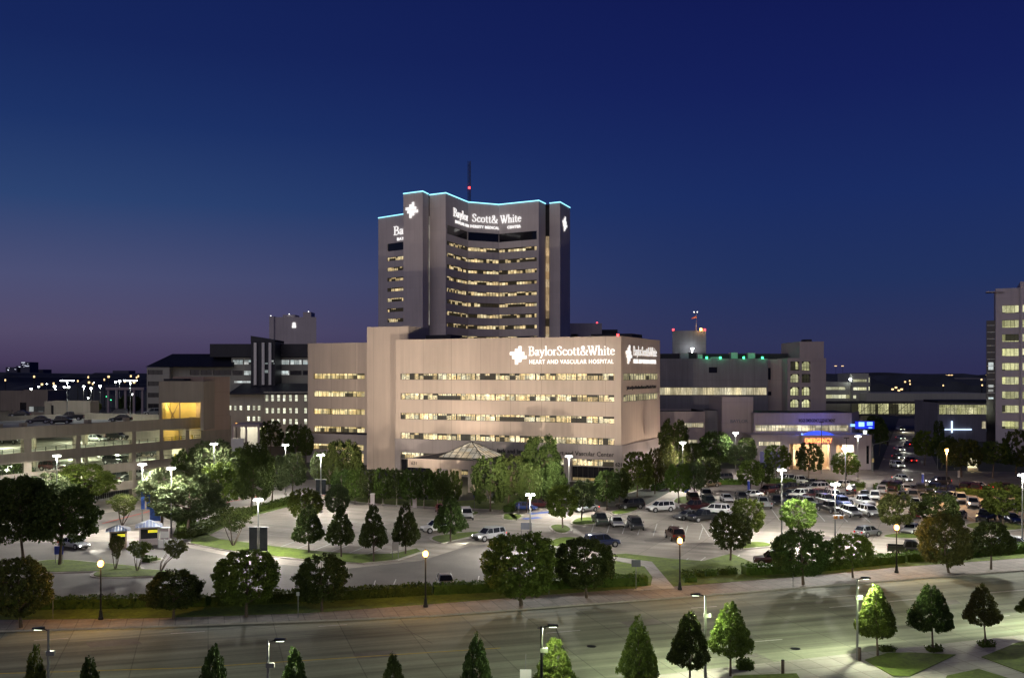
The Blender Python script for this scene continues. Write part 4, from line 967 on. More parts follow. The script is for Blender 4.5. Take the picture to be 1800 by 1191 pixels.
for o in rw: window(lo, (0, -22), X, FR, *o, .4, M_winslot, 2, .1, rail=True)
mb = MB(); E1, T1 = z5(690, 329), z5(674, 345)
mb.face([(l0, -20.5, E1), (l2, -22.5, E1), (l2, -4, T1), (l0, -4, T1)]); mb.box(l0, l2, -22.4, -20, E1-.5, E1-.01); mb.build('lower_roof', M_navy, lo)
# dark slab of the older tower behind
ft = empty('memorial_tower', at(474, 560), 0, 'dark blank slab tower with a small white emblem, far behind the medical centre', 'tower building')
q = lambda px: ex(px, 560)-ex(474, 560); z6 = lambda y: zat(y, 560)
simple_block(ft, 0, q(556), 0, 25, 0, z6(557), M_tower, sk=-.22)
mb = MB(); mb.box(q(474), q(482), -1, 6, 0, z6(556)); mb.box(q(495), q(517), 3, 14, z6(557), z6(552.5)); mb.box(q(532), q(546), 1, 12, z6(557), z6(548)); mb.build('roof_block', M_tower, ft)
mb = MB(); cxq, czq = q(517), z6(571)
mb.box(cxq-1.1, cxq+1.1, -.3, -.1, czq-1.6, czq-.2); mb.tube((cxq, -.1, czq+.5), (cxq, -.35, czq+.5), 1.0, n=12); mb.box(cxq-.7, cxq+.7, -.32, -.1, czq-.2, czq+.3); mb.build('white_emblem', M_sign, ft)
for px, y in ((474.5, 554), (507, 551), (541, 546.5)): 
    mb = MB(); mb.tube((q(px), 2, z6(y+1)), (q(px), 2, z6(y)), .3); mb.build('roof_lamp', plain('white_small_lamp', (1, 1, 1), .5, emit=(1, 1, 1), estr=3), ft)
# small lit entrance
le = empty('lit_entrance', at(407, 285), 0, 'small brightly lit white entrance canopy between garage and medical centre', 'canopy')
q = lambda px: ex(px, 285)-ex(407, 285)
mb = MB(); mb.box(0, q(456), 0, 10, zat(750, 285), zat(745, 285)); mb.build('canopy_roof', M_er, le)
mb = MB(); mb.box(0, q(456), 9.5, 10, 0, zat(750, 285)); mb.build('back_wall', M_white, le); mb = MB(); mb.box(0, q(430), -1, 0, 0, zat(770, 285)); mb.build('low_wall', M_white, le)
for px in (409, 432, 454): mb = MB(); mb.box(q(px)-.25, q(px)+.25, .2, .7, 0, zat(750, 285)); mb.build('post', M_er, le)
for px in (418, 440): point('entrance_light', at(px, 289, zat(752, 285)), 900, (1, .9, .65), .3)

# ================================================================== PARKING GARAGE (left): local +x along its face, +y into it
GO = Vector((-85.4, 166, 0)); GA = math.atan2(.896, .444); gd = Vector((.444, .896, 0)); gn = Vector((-.896, .444, 0))
gar = empty('parking_garage', GO, GA, 'open concrete parking garage of four decks, lit inside, at the left edge', 'parking garage')
def gx(px):   # photo column -> distance along the garage face
    t = (px-CX)/F; return (t*GO.y - GO.x)/(gd.x - t*gd.y)
def gu(px, py, z):  # photo point on a deck level z -> garage local (x, y)
    p = g(px, py, z) - GO; return p.dot(gd), p.dot(gn)
XL, XR, GDp = -34.0, gx(406), 70.0
LV = [(1.9, 3.5), (5.35, 7.0), (8.75, 10.5), (12.8, 14.9)]
FL = [0.05, 2.5, 6.0, 9.5, 13.8]
mb = MB()
for i, (a, b) in enumerate(LV):
    facade(mb, (XL, 0), X, FR, XR-XL, a, b, []); mb.face([(XL, .35, a), (XL, .35, b), (XR, .35, b), (XR, .35, a)]); mb.face([(XL, 0, b), (XR, 0, b), (XR, .35, b), (XL, .35, b)]); mb.face([(XL, .35, a), (XR, .35, a), (XR, 0, a), (XL, 0, a)])
mb.build('spandrel', M_garage, gar)
mb = MB(); mb.box(XR-9, XR, .36, 8, 0, 14.9); mb.box(XR-9, XR-.01, -.05, .34, 3.51, 5.3); mb.box(XR-9, XR-.01, -.05, .34, 7.01, 8.7); mb.box(XR-9, XR-.01, -.05, .34, 10.51, 12.75); mb.build('end_wall', M_garage, gar)
for i, z in enumerate(FL[1:]):
    mb = MB(); mb.box(XL, XR-9.01, .36, GDp, z-.55, z); mb.build('deck_slab', [M_deckfl], gar)
mb = MB(); mb.box(XL, XR, GDp, GDp+.3, 0, 14.9); mb.box(XR-.3, XR, 8.01, GDp, 0, 14.7); mb.build('rear_wall', M_garage, gar)
for px in (-60, 49, 138, 236, 284, 330):
    x = gx(px); wv = .75 if px in (49, ) else .5
    mb = MB()
    mb.box(x-wv, x+wv, .02, .9, 0, 12.79)
    mb.build('column', M_garage, gar)
for i in range(7):
    for y in (17, 34, 52):
        x = XL+6+i*12; mb = MB()
        mb.box(x-.35, x+.35, y, y+.7, 0, 13.2); mb.build('column', M_garage, gar)
# guard rails
for (a, b), zt2 in ((LV[2], .75), (LV[1], .7)):
    mb = MB(); n = int((XR-9-XL)/2.1)
    for k in range(n): x = XL+1+k*2.1; mb.box(x-.04, x+.04, .12, .2, b, b+zt2)
    for h in (.35, .72): mb.box(XL, XR-9, .13, .19, b+h*zt2/.75-.025, b+h*zt2/.75+.025)
    mb.build('guard_rail', M_black, gar)
# ceiling lights
k_ = 0
Mg = Matrix.Translation(GO) @ Matrix.Rotation(GA, 4, 'Z')
for z in (5.4, 8.9, 13.2):
    for x in (-18, -4, 8, 20, 32, 43):
        mb = MB(); mb.box(x-.9, x+.9, 8, 8.4, z-.85, z-.7); mb.build('ceiling_light', M_ceil, gar)
        point('garage_light', Mg @ Vector((x, 8.2, z-1.1)), 2300 if z > 6 else 1300, (.92, 1, .68), .4)
    for x in (0, 18, 36): point('garage_light', Mg @ Vector((x, 24, z-1.1)), 2800, (.92, 1, .68), .4)
# top deck
sx, sy = gu(100, 733, 13.8)
sh = empty('stair_house', Mg @ Vector((gu(78, 731, 13.8)[0], gu(78, 731, 13.8)[1], 13.8)), 0, 'plain concrete stair house on the top deck of the garage', 'stair house')
simple_block(sh, 0, 11.0, 0, 5, 0, 3.6, M_garage, [(1.6, 2.2, .1, 2.6)], od=.3)
mb = MB(); mb.box(1.6, 2.2, .2, .28, .1, 2.6); mb.build('door', M_black, sh)
pb = gu(0, 729, 13.8); 
mb = MB(); mb.box(XL, XR-9.2, 41.7, 42.0, 13.8, 14.8); mb.box(XL, XL+.3, .4, 41.7, 13.8, 14.8); mb.build('deck_parapet', M_garage, gar)
for px in (9, 52, 165, 232): 
    x = gx(px); mb = MB(); mb.box(x-.5, x+.5, 1.2, 2.0, 13.8, 15.5); mb.build('deck_post', M_garage, gar)
# lift lobby block and stair box at its right end
lb = empty('garage_lift_lobby', Mg @ Vector((gx(296), 9.0, 0)), 0, 'pale panelled lift lobby block with yellow-lit opening on the garage roof', 'lift lobby')
D9 = lb.location.y; qx = lambda px: ex(px, D9) - lb.location.x
zl = lambda y: zat(y, D9)
simple_block(lb, qx(279), qx(358), 0, 9, 12.4, zl(669.5), M_garage, [(qx(284)-qx(279), qx(352)-qx(279), 12.6, zl(707.5))], 'wall', od=.5)
mb = MB(); yy = 5.5; a, b = qx(284), qx(352); c, d = 12.65, zl(707.5)
M_yel = plain('warm_yellow_wall', (.66, .52, .22), .7, noise=.1, nscale=.6)
mb.face([(a, yy, c), (b, yy, c), (b, yy, d), (a, yy, d)]); mb.face([(a, yy, c), (a, .5, c), (a, .5, d), (a, yy, d)]); mb.face([(b, .5, c), (b, yy, c), (b, yy, d), (b, .5, d)])
mb.face([(a, .5, d), (b, .5, d), (b, yy, d), (a, yy, d)][::-1]); mb.face([(a, .5, c), (a, yy, c), (b, yy, c), (b, .5, c)][::-1]); mb.build('lobby_interior', M_yel, lb)
mb = MB(); m_ = a+(b-a)*.68; mb.box(m_, m_+.9, yy-.15, yy-.02, c, c+2.2); mb.box(b-.9, b-.1, yy-.15, yy-.02, c, c+2.2); mb.build('lobby_door', M_brown, lb)
mb = MB(); mb.tube((a+.2, 2.6, c+.3), (a+2.6, 2.6, d-.2), .08); mb.tube((a+2.6, 2.6, c+.3), (a+.2, 2.6, d-.2), .08); mb.box(a+2.75, a+2.95, 2.4, 2.8, c, d); mb.build('brace', M_brown, lb)
for f in (.12, .55, .85): point('lobby_light', lb.location + Vector((a+(b-a)*f, 3.2, d-.5)), 260, (1, .78, .3), .2)
mb = MB(); mb.box(qx(279)+.3, qx(318), 2, 7, zl(669.5), zl(665.5)); mb.build('roof_unit', M_roofdark, lb)
mb = MB(); mb.box(gx(357), gx(403), -.12, 8.5, 12.0, 23.3); mb.build('stair_box', M_brown, gar)
mb = MB(); mb.box(gx(322), gx(352), 6, 6.3, 9.5, 12.4); mb.build('lit_lobby_wall', M_yel, gar)
for x in (gx(316), gx(326), gx(346)): 
    for z in (6.0, 9.5):
        mb = MB(); mb.tube((x, 1.3, z), (x, 1.3, z+1.7), .16); mb.build('bollard', plain('yellow_bollard', (.7, .5, .04), .5), gar)
point('lobby_lower', Mg @ Vector((gx(337), 3.5, 11.9)), 260, (1, .8, .35), .2)

# ================================================================== CARS
M_car = None
def car_paint():
    k = NT('car_paint'); inf = k.n('ShaderNodeObjectInfo')
    k.set(k.p.inputs['Base Color'], inf.outputs['Color']); k.p.inputs['Roughness'].default_value = .32; k.p.inputs['Metallic'].default_value = .25
    k.p.inputs['Coat Weight'].default_value = .6; k.p.inputs['Coat Roughness'].default_value = .08
    return k.mat
M_car = car_paint(); M_cglass = plain('car_glass', (.015, .017, .02), .06); M_tyre = plain('tyre_rubber', (.015, .015, .015), .8); M_rim = plain('alloy_rim', (.55, .55, .56), .3, .8)
M_hl = plain('headlight_off', (.75, .78, .8), .12, .2); M_tl = plain('taillight_off', (.35, .01, .01), .2); M_hlon = plain('headlight_on', (1, 1, 1), .2, emit=(1, .97, .88), estr=14); M_tlon = plain('taillight_on', (1, .05, .05), .2, emit=(1, .04, .03), estr=4)
M_trim = plain('black_trim', (.02, .02, .02), .5); M_plate = plain('number_plate', (.6, .6, .58), .5)
def cage(pts_bottom, pts_top):
    pass
def car_meshes(kind):
    """front is +x; returns list of (part name, mesh, local position)"""
    S = dict(sedan=(4.75, .90, .92, 1.45), hatch=(4.3, .89, .96, 1.55), suv=(4.95, .97, 1.10, 1.80), pickup=(5.7, .99, 1.15, 1.88), van=(5.0, .97, 1.08, 1.75))[kind]
    L, W, zb, zr = S; h = L/2; lift = .1 if kind in ('suv', 'pickup') else 0
    def ring(x, z0, z1, w): 
        return [(x, -w*.88, z0), (x, -w, z0+.12), (x, -w*1.0, z1-.22), (x, -w*.93, z1-.05), (x, -w*.8, z1), (x, w*.8, z1), (x, w*.93, z1-.05), (x, w, z1-.22), (x, w, z0+.12), (x, w*.88, z0)]
    z0 = .24+lift; hood = zb-.08 if kind in ('sedan', 'hatch') else zb-.05
    noseh = {'sedan': .66, 'hatch': .72, 'suv': .92, 'pickup': 1.0, 'van': .8}[kind]
    cowl = {'sedan': 1.0, 'hatch': 1.05, 'suv': 1.15, 'pickup': 1.25, 'van': 1.55}[kind]
    st = [(h, z0+.12, noseh-.1, W*.80), (h-.12, z0+.02, noseh, W*.92), (h-.5, z0, noseh+.06, W*.98), (cowl, z0, hood, W)]
    if kind == 'sedan': st += [(0, z0, zb+.01, W), (-h+.95, z0, zb+.06, W), (-h+.3, z0, zb+.02, W*.96), (-h+.06, z0+.05, zb-.05, W*.9), (-h, z0+.15, zb-.2, W*.84)]
    elif kind == 'pickup': st += [(0.3, z0, zb, W), (-.75, z0, zb, W)]
    else: st += [(0, z0, zb+.02, W), (-h+.5, z0, zb+.05, W), (-h+.1, z0+.03, zb, W*.95), (-h, z0+.12, zb-.12, W*.90)]
    b = MB(); b.ring_loft([ring(*s) for s in st][::-1])
    if kind == 'pickup':
        b.box(-h, -.76, -W*.97, W*.97, z0+.1, .72); b.box(-h, -.76, -W, -W+.1, .5, zb); b.box(-h, -.76, W-.1, W, .5, zb); b.box(-h, -h+.1, -W+.1, W-.1, .5, zb-.02)
    # greenhouse: bottom/top outlines
    G = dict(sedan=(1.05, -1.72, .28, -.98), hatch=(1.1, -2.0, .35, -1.55), suv=(1.2, -2.36, .52, -2.1), pickup=(1.28, -.74, .62, -.55), van=(1.6, -2.4, .62, -2.15))[kind]
    xf, xr, tf, tr = G; gb, gt, wb, wtp = zb-.01, zr-.05, W*.90, W*.72
    gl = MB(); B_ = [(xf, -wb, gb), (xf, wb, gb), (xr, wb, gb), (xr, -wb, gb)]; T_ = [(tf, -wtp, gt), (tf, wtp, gt), (tr, wtp, gt), (tr, -wtp, gt)]
    for i in range(4): j = (i+1) % 4; gl.face([B_[i], B_[j], T_[j], T_[i]])
    rf = [[(x, -w, z), (x, -w*.86, z+e), (x, w*.86, z+e), (x, w, z)] for x, w, z, e in ((tf+.08, wtp*1.0, gt-.03, .035), (tf-.25, wtp*1.04, gt, .07), (tr+.25, wtp*1.04, gt, .07), (tr-.06, wtp*1.0, gt-.03, .035))]
    for A, C in zip(rf[:-1], rf[1:]):
        for i in range(3): b.face([A[i], A[i+1], C[i+1], C[i]])
        b.face([A[3], A[0], C[0], C[3]])
    for sgn in (-1, 1):
        for (p, q, r) in (((xf, wb), (tf, wtp), .045), ((xr, wb), (tr, wtp), .07)): b.tube((p[0], sgn*p[1], gb), (q[0], sgn*q[1], gt), r, n=5, caps=False)
        mids = {'sedan': (-.3,), 'hatch': (-.25, -1.35), 'suv': (-.1, -1.3), 'pickup': (.2,), 'van': (.1, -1.2)}[kind]
        for mx_ in mids: b.tube((mx_, sgn*wb*1.0, gb), (mx_-.04, sgn*wtp*1.0, gt), .05, n=5, caps=False)
        b.box(xf-.25, xf-.05, sgn*(W+.02), sgn*(W+.17), zb+.02, zb+.17)      # mirrors
    if kind == 'suv':
        for sgn in (-1, 1): b.box(tr+.2, tf-.2, sgn*wtp*.9-.03, sgn*wtp*.9+.03, zr+.0, zr+.06)
    parts = [('body', b.mesh('body', M_car), None), ('windows', gl.mesh('windows', M_cglass), None)]
    tr_ = MB(); tr_.box(h-.06, h+.01, -W*.62, W*.62, z0+.16, noseh-.22); tr_.box(h-.1, h+.03, -W*.82, W*.82, z0+.0, z0+.17)
    tr2 = MB(); tr2.box(-h-.02, -h+.1, -W*.82, W*.82, z0+.02, z0+.16)
    r = .34 if kind in ('sedan', 'hatch') else .39; ax_f, ax_r = h-.92, -h+1.0
    am = MB(); am.tube((0, -.063, 0), (0, .063, 0), r+.09, n=14); am = am.mesh('wheel_arch', M_trim)
    for x in (ax_f, ax_r):
        for s in (-1, 1): parts.append(('wheel_arch', am, (x, s*(W-.057), r)))
    parts.append(('grille', tr_.mesh('grille', M_trim), None)); parts.append(('rear_bumper', tr2.mesh('rear_bumper', M_trim), None))
    pl = MB(); pl.box(-h-.025, -h-.01, -.17, .17, z0+.4, z0+.53); parts.append(('number_plate', pl.mesh('number_plate', M_plate), None))
    wl = MB(); wl.tube((0, -.11, 0), (0, .11, 0), r, n=16, m=0); wl.tube((0, -.125, 0), (0, .125, 0), r*.66, n=12, m=1); wm_ = wl.mesh('wheel', [M_tyre, M_rim])
    for x in (ax_f, ax_r):
        for s in (-1, 1): parts.append(('wheel', wm_, (x, s*(W-.08), r)))
    hl = MB(); hl.hexa([(-.10, -.19, -.08), (.02, -.17, -.08), (.0, .17, -.08), (-.12, .19, -.08), (-.16, -.19, .08), (-.02, -.17, .07), (-.05, .17, .07), (-.16, .19, .08)]); hm = hl.mesh('headlight', M_hl); hm2 = hl.mesh('headlight', M_hlon)
    tl = MB(); tl.box(-.04, .06, -.14, .14, -.10, .10); tm = tl.mesh('taillight', M_tl); tm2 = tl.mesh('taillight', M_tlon)
    for s in (-1, 1):
        parts.append(('headlight', (hm, hm2), (h-.02, s*W*.68, noseh-.13))); parts.append(('taillight', (tm, tm2), (-h+.01, s*W*.74, zb-.22 if kind != 'pickup' else zb-.15)))
    return parts
CARP = {k: car_meshes(k) for k in ('sedan', 'hatch', 'suv', 'pickup', 'van')}
PAINT = dict(white=(.78, .78, .76), silver=(.42, .43, .44), grey=(.16, .165, .17), dark=(.05, .05, .055), black=(.012, .012, .014), maroon=(.055, .010, .012), red=(.22, .015, .012), navy=(.015, .025, .08), blue=(.03, .07, .28), bronze=(.22, .17, .11), green=(.04, .06, .05), brown=(.09, .035, .015), sage=(.32, .36, .32))
ORD = ['first', 'second', 'third', 'fourth', 'fifth', 'sixth', 'seventh', 'eighth', 'ninth', 'tenth', 'eleventh', 'twelfth', 'thirteenth', 'fourteenth', 'fifteenth', 'sixteenth', 'seventeenth', 'eighteenth', 'nineteenth', 'twentieth']
KN = dict(sedan='sedan', hatch='hatchback', suv='SUV', pickup='pickup truck', van='minivan')
CN = dict(dark='charcoal', green='dark green', sage='pale sage')
def car(kind, colour, loc, heading, label, group, lights=False, pitch=0):
    """heading 0 faces the camera, positive turns the nose to the right of the photo"""
    e = empty({'suv': 'parked_suv', 'pickup': 'pickup_truck', 'van': 'parked_minivan', 'sedan': 'parked_sedan', 'hatch': 'parked_hatchback'}[kind] if not lights else 'driving_car', loc, R(-90+heading), label, {'suv': 'SUV', 'pickup': 'pickup truck', 'van': 'minivan'}.get(kind, 'car'), group)
    c = PAINT[colour]; j = random.uniform(.9, 1.1)
    for nm, me, p in CARP[kind]:
        if isinstance(me, tuple): me = me[1 if lights else 0]
        o = bpy.data.objects.new(nm, me); COL.objects.link(o); o.parent = e
        if p: o.location = p
        if nm == 'body': o.color = (c[0]*j, c[1]*j, c[2]*j, 1)
    return e
def car_row(name, group, items, z=.02):
    items = sorted(items, key=lambda t: t[0])
    for i, (px, py, kind, colr, hd) in enumerate(items):
        p = g(px, py, z); car(kind, colr, p + Vector((0, .9 if abs((hd+180) % 180 - 90) > 45 else .3, 0)), hd, f"{CN.get(colr, colr)} {KN[kind]}, {ORD[i]} from the left in {name}", group)
PK = 'cars parked in the open lot'
car_row('the corner bays below the annex', PK, [(1247, 855, 'sedan', 'bronze', -70), (1256, 849, 'sedan', 'silver', -70), (1269, 845, 'suv', 'dark', -70)])
car_row('the farthest row, left half', PK, [(1383, 847, 'suv', 'silver', 200), (1407, 851, 'pickup', 'white', 20), (1428, 853, 'sedan', 'black', 10), (1446, 855, 'sedan', 'maroon', 5), (1482, 856, 'sedan', 'white', -60)])
car_row('the second-farthest row', PK, [(1351, 868, 'suv', 'maroon', -50), (1372, 866, 'suv', 'black', -50), (1393, 864, 'pickup', 'black', -60), (1414, 862, 'sedan', 'dark', -60), (1438, 863, 'suv', 'silver', -60), (1499, 867, 'suv', 'black', 160)])
car_row('the third-farthest row', PK, [(1391, 873, 'sedan', 'black', -55), (1408, 875, 'suv', 'white', -60), (1434, 876, 'suv', 'maroon', -65), (1465, 876, 'suv', 'white', 180), (1481, 878, 'sedan', 'dark', -60)])
car_row('the farthest row, right half', PK, [(1560, 861, 'suv', 'maroon', -40), (1576, 862, 'suv', 'maroon', -40), (1594, 864, 'sedan', 'silver', 175), (1610, 865, 'sedan', 'black', 170), (1622, 866, 'suv', 'dark', -20), (1644, 865, 'suv', 'navy', -40), (1663, 870, 'suv', 'navy', -50), (1682, 866, 'sedan', 'dark', -30), (1700, 864, 'suv', 'maroon', -40), (1718, 866, 'suv', 'maroon', -30), (1736, 867, 'sedan', 'red', -20)])
car_row('the row facing it, right half', PK, [(1523, 875, 'sedan', 'dark', -20), (1541, 880, 'suv', 'white', -20), (1553, 868, 'suv', 'silver', 160), (1589, 877, 'sedan', 'dark', -20), (1608, 878, 'suv', 'grey', -20), (1628, 880, 'sedan', 'grey', -25), (1676, 881, 'pickup', 'silver', -60), (1693, 884, 'suv', 'silver', -20), (1612, 890, 'sedan', 'white', -20), (1640, 888, 'sedan', 'dark', -20)])
car_row('the middle row by the tall lamp', PK, [(1220, 882, 'suv', 'maroon', 0), (1243, 876, 'suv', 'dark', -5), (1248, 889, 'suv', 'green', 0), (1279, 882, 'sedan', 'white', 0), (1305, 879, 'hatch', 'dark', 0), (1322, 874, 'sedan', 'white', -70), (1342, 892, 'pickup', 'silver', 185), (1366, 888, 'suv', 'black', 0), (1393, 884, 'sedan', 'dark', -60), (1422, 891, 'suv', 'sage', 15), (1455, 886, 'suv', 'grey', 15), (1483, 890, 'suv', 'blue', 5), (1519, 889, 'pickup', 'white', 15)])
car_row('the left end rows turned sideways', PK, [(1223, 897, 'pickup', 'maroon', -65), (1209, 912, 'sedan', 'grey', -62), (1238, 915, 'pickup', 'black', -62), (1258, 903, 'suv', 'white', -120)])
car_row('the front end of middle rows', PK, [(1461, 900, 'pickup', 'black', 15), (1499, 908, 'suv', 'silver', 5), (1531, 907, 'suv', 'white', 10)])
car_row('the right-hand rows by the round tree', PK, [(1612, 910, 'sedan', 'red', -20), (1714, 892, 'suv', 'white', -20), (1690, 913, 'sedan', 'black', -35), (1738, 916, 'pickup', 'black', -40), (1782, 918, 'sedan', 'navy', 5), (1735, 896, 'sedan', 'maroon', -20), (1768, 893, 'suv', 'dark', -20), (1795, 897, 'sedan', 'silver', -20)])
car_row('the open middle bays facing the camera', PK, [(1056, 922, 'pickup', 'green', 4), (1085, 925, 'sedan', 'white', 4), (1118, 930, 'suv', 'dark', 4)])
for px, py, k, c, hd, lab in ((1108, 893, 'suv', 'black', -68, 'black SUV parked sideways on the grass tip above the three facing cars'),
        (1161, 898, 'suv', 'white', -68, 'white SUV parked sideways between black SUV and the crowded rows'), (1186, 947, 'suv', 'brown', 185, 'dark brown SUV standing alone behind the orange street lamp'),
        (1058, 960, 'suv', 'navy', 112, 'navy SUV parked alone behind the small-leaved tree'), (768, 934, 'suv', 'white', -62, 'white crossover half hidden by the last conical tree of the left lot'),
        (820, 911, 'suv', 'white', 8, 'white SUV nose-on at the right end of the left lot'), (921, 896, 'sedan', 'blue', 75, 'blue sedan in the accessible bays by the white lamp'),
        (950, 891, 'sedan', 'maroon', 75, 'maroon sedan in the accessible bays, behind the blue one'), (783, 1031, 'sedan', 'silver', 10, 'silver car behind the clipped hedge near orange lamp'),
        (990, 1020, 'sedan', 'white', 5, 'white car hidden behind the small-leaved street tree'), (1526, 941, 'hatch', 'grey', 120, 'grey hatchback parked alone by a grass island'),
        (1602, 936, 'sedan', 'white', -40, 'white sedan at the grass island behind the orange lamp'), (1600, 974, 'pickup', 'black', 72, 'black pickup truck behind the right-hand hedge'),
        (1786, 966, 'suv', 'silver', 60, 'silver car roof showing over the hedge at far right'), (1360, 992, 'suv', 'maroon', -100, 'dark maroon SUV behind the hedge beside the broad street tree'),
        (776, 900, 'sedan', 'red', 10, 'red car hidden behind the conical tree, left lot')):
    car(k, c, g(px, py, .03), hd, lab, PK)
for px, py, k, c, hd, lab in ((1586, 845, 'sedan', 'silver', 20, 'silver car with headlights on turning out of the side street'), (1581, 792, 'sedan', 'white', 0, 'white car driving down the side street with headlights on'),
        (1650, 851, 'suv', 'dark', -86, 'charcoal SUV driving along the cross road with headlights on'), (1030, 898, 'sedan', 'silver', -52, 'silver car with headlights on leaving along the curved drive'),
        (860, 948, 'suv', 'silver', -52, 'silver SUV with headlights on, on the curved drive by the largest tree'), 
        (1577, 822, 'suv', 'white', 4, 'white SUV with headlights on, first at the side street stop'), (1579, 806, 'sedan', 'grey', 2, 'grey car with headlights on, second at the side street stop'), (1583, 772, 'sedan', 'silver', 0, 'silver car with headlights on under the skybridge'),  # queue of cars with lit headlights, added to brighten the side street
        (1583, 757, 'suv', 'white', 0, 'white SUV with headlights on beyond the skybridge'), (1600, 812, 'sedan', 'maroon', 182, 'maroon car driving away up the side street with red tail lights'), (1598, 784, 'suv', 'dark', 180, 'charcoal SUV driving away under the skybridge with red tail lights'),
        (1715, 858, 'sedan', 'white', -87, 'white car with headlights on, on the cross road at right'), (1770, 864, 'suv', 'maroon', 93, 'maroon SUV driving right on the cross road'), (130, 962, 'sedan', 'silver', 60, 'silver car with headlights on entering by the dark trees')):
    car(k, c, g(px, py, .05), hd, lab, 'added cars driving with headlights on', True)
    p = g(px, py, .05); d = Matrix.Rotation(R(-90+hd), 3, 'Z') @ Vector((1, 0, 0))
    spot('car_headlight', p + d*2.6 + Vector((0, 0, .7)), p + d*13, 1800, (1, .95, .82), 60, .5, .1)
GG = 'cars inside the parking garage'
def gcar(px, py, lev, k, c, hd, lab):
    z = FL[lev]; p = g(px, py, z); car(k, c, p, hd, lab, GG)
for a in ((169, 775, 3, 'sedan', 'silver', 75, 'pale sedan in the middle of the upper covered garage deck'), (206, 772, 3, 'suv', 'black', 75, 'black SUV behind the pale sedan, upper covered deck'), (266, 763, 3, 'sedan', 'silver', -70, 'silver car on upper covered deck near the yellow lobby'),
          (20, 779, 3, 'suv', 'dark', 70, 'charcoal SUV at far left of the upper covered deck'), (362, 757, 3, 'sedan', 'white', -65, 'white car at the right end of the upper covered deck'),
          (193, 806, 2, 'sedan', 'white', 75, 'white sedan in the middle covered garage deck'), (202, 815, 2, 'suv', 'black', 70, 'black SUV in front of the white sedan, middle deck'), (226, 803, 2, 'sedan', 'dark', 70, 'charcoal car right of the white sedan, middle deck'),
          (262, 800, 2, 'suv', 'grey', 70, 'grey SUV near the third column of the middle deck'), (91, 826, 2, 'suv', 'maroon', 70, 'dark maroon SUV behind the lit column, middle deck'), (294, 795, 2, 'sedan', 'silver', 65, 'silver sedan at the right of the middle deck'),
          (22, 832, 2, 'sedan', 'white', 70, 'white sedan at the left end of the middle deck'), (211, 842, 1, 'suv', 'black', 70, 'black SUV on the lowest visible garage deck'), (247, 838, 1, 'van', 'white', 70, 'white minivan on the lowest visible garage deck'),
          (232, 846, 1, 'sedan', 'dark', 70, 'charcoal sedan between column and minivan, lowest deck'),
          (35, 732, 4, 'sedan', 'black', -75, 'black sedan at the left of the garage roof deck'), (68, 743, 4, 'sedan', 'dark', -72, 'charcoal coupe near the parapet on the garage roof'), (123, 738, 4, 'pickup', 'dark', -75, 'charcoal pickup truck on the garage roof deck'),
          (106, 744, 4, 'sedan', 'black', -75, 'black sedan in front of the pickup, garage roof'), (207, 732, 4, 'suv', 'black', -75, 'black SUV left of the twin lamp on the garage roof'), (212, 740, 4, 'sedan', 'black', -75, 'black car by the parapet below the twin lamp'),
          (270, 730, 4, 'suv', 'grey', -70, 'grey SUV beside the lobby block on the garage roof')):
    gcar(*a)

# ================================================================== LAMPS
LP = 'white parking lot lamps'
def lot_lamp(px, py, hz, label, power=2600, twin=True, banner=None, col=(1, .96, .87), spotted=None, group=LP):
    D = (H-hz)*F/(py-HY); p = at(px, D)
    e = empty('street_lamp', p, 0, label, 'street lamp', group)
    mb = MB(); mb.tube((0, 0, 0), (0, 0, .6), .28, n=10); mb.build('base', M_kerb, e)
    mb = MB(); mb.tube((0, 0, .6), (0, 0, hz-.05), .12, .08); mb.build('pole', M_pole, e)
    sides = (-1, 1) if twin else (1,)
    for s in sides:
        mb = MB(); mb.box(s*.1, s*.62, -.16, .16, hz-.02, hz+.14); hd = mb.build('lamp_head', M_alum, e)
        mb = MB(); mb.box(s*.16, s*.6, -.2, .14, hz-.16, hz-.021); mb.build('lens', M_lamp, hd)
    spot('lamp_light', p + Vector((0, -.1, hz-.25)), p + Vector((0, -.1, 0)), power, col, 168, .12, .25)
    point('lamp_spill', p + Vector((0, -.1, hz+.35)), power*.05, col, .25)
    return e, p
for a in ((932, 868, 8.0, 'white lot lamp in the centre, beside the curved drive', 3600), (1000, 801, 10, 'tall white lamp before the right part of the hospital front', 3600), (1200, 777, 10, 'white lamp right of the hospital, above two bright round trees', 3200),
          (1293, 760, 10, 'white lamp before the clinic annex', 2600), (1374, 825, 10, 'tall white lamp among the middle rows of parked cars', 4600), (1468, 850, 9, 'white lamp with dark pole and small banner in the crowded rows', 4600),
          (1486, 787, 10, 'white lamp below the blue corner sign', 3000), (1508, 766, 10, 'white lamp at the corner of the emergency building', 2400), (564, 799, 10, 'white twin lamp before the left wing of the hospital', 3400),
          (502, 781, 10, 'white lamp left of the hospital wing, over pale trees', 3400), (454, 877, 7.5, 'white lamp carrying two dark banners in the left lot', 2800), (301, 822, 10.2, 'tall white lamp behind the guard booths', 3600),
          (250, 815, 10, 'white lamp with blue banners by the garage', 3400), (100, 800, 10.3, 'white lamp at the foot of the garage wall', 2600), (376, 779, 11.5, 'brightest white lamp, half inside a tree crown left of the hospital', 4200),
          (1797, 834, 10, 'white lamp at the right edge of the view', 3600)):
    lot_lamp(a[0], a[1], a[2], a[3], a[4]*4.4)
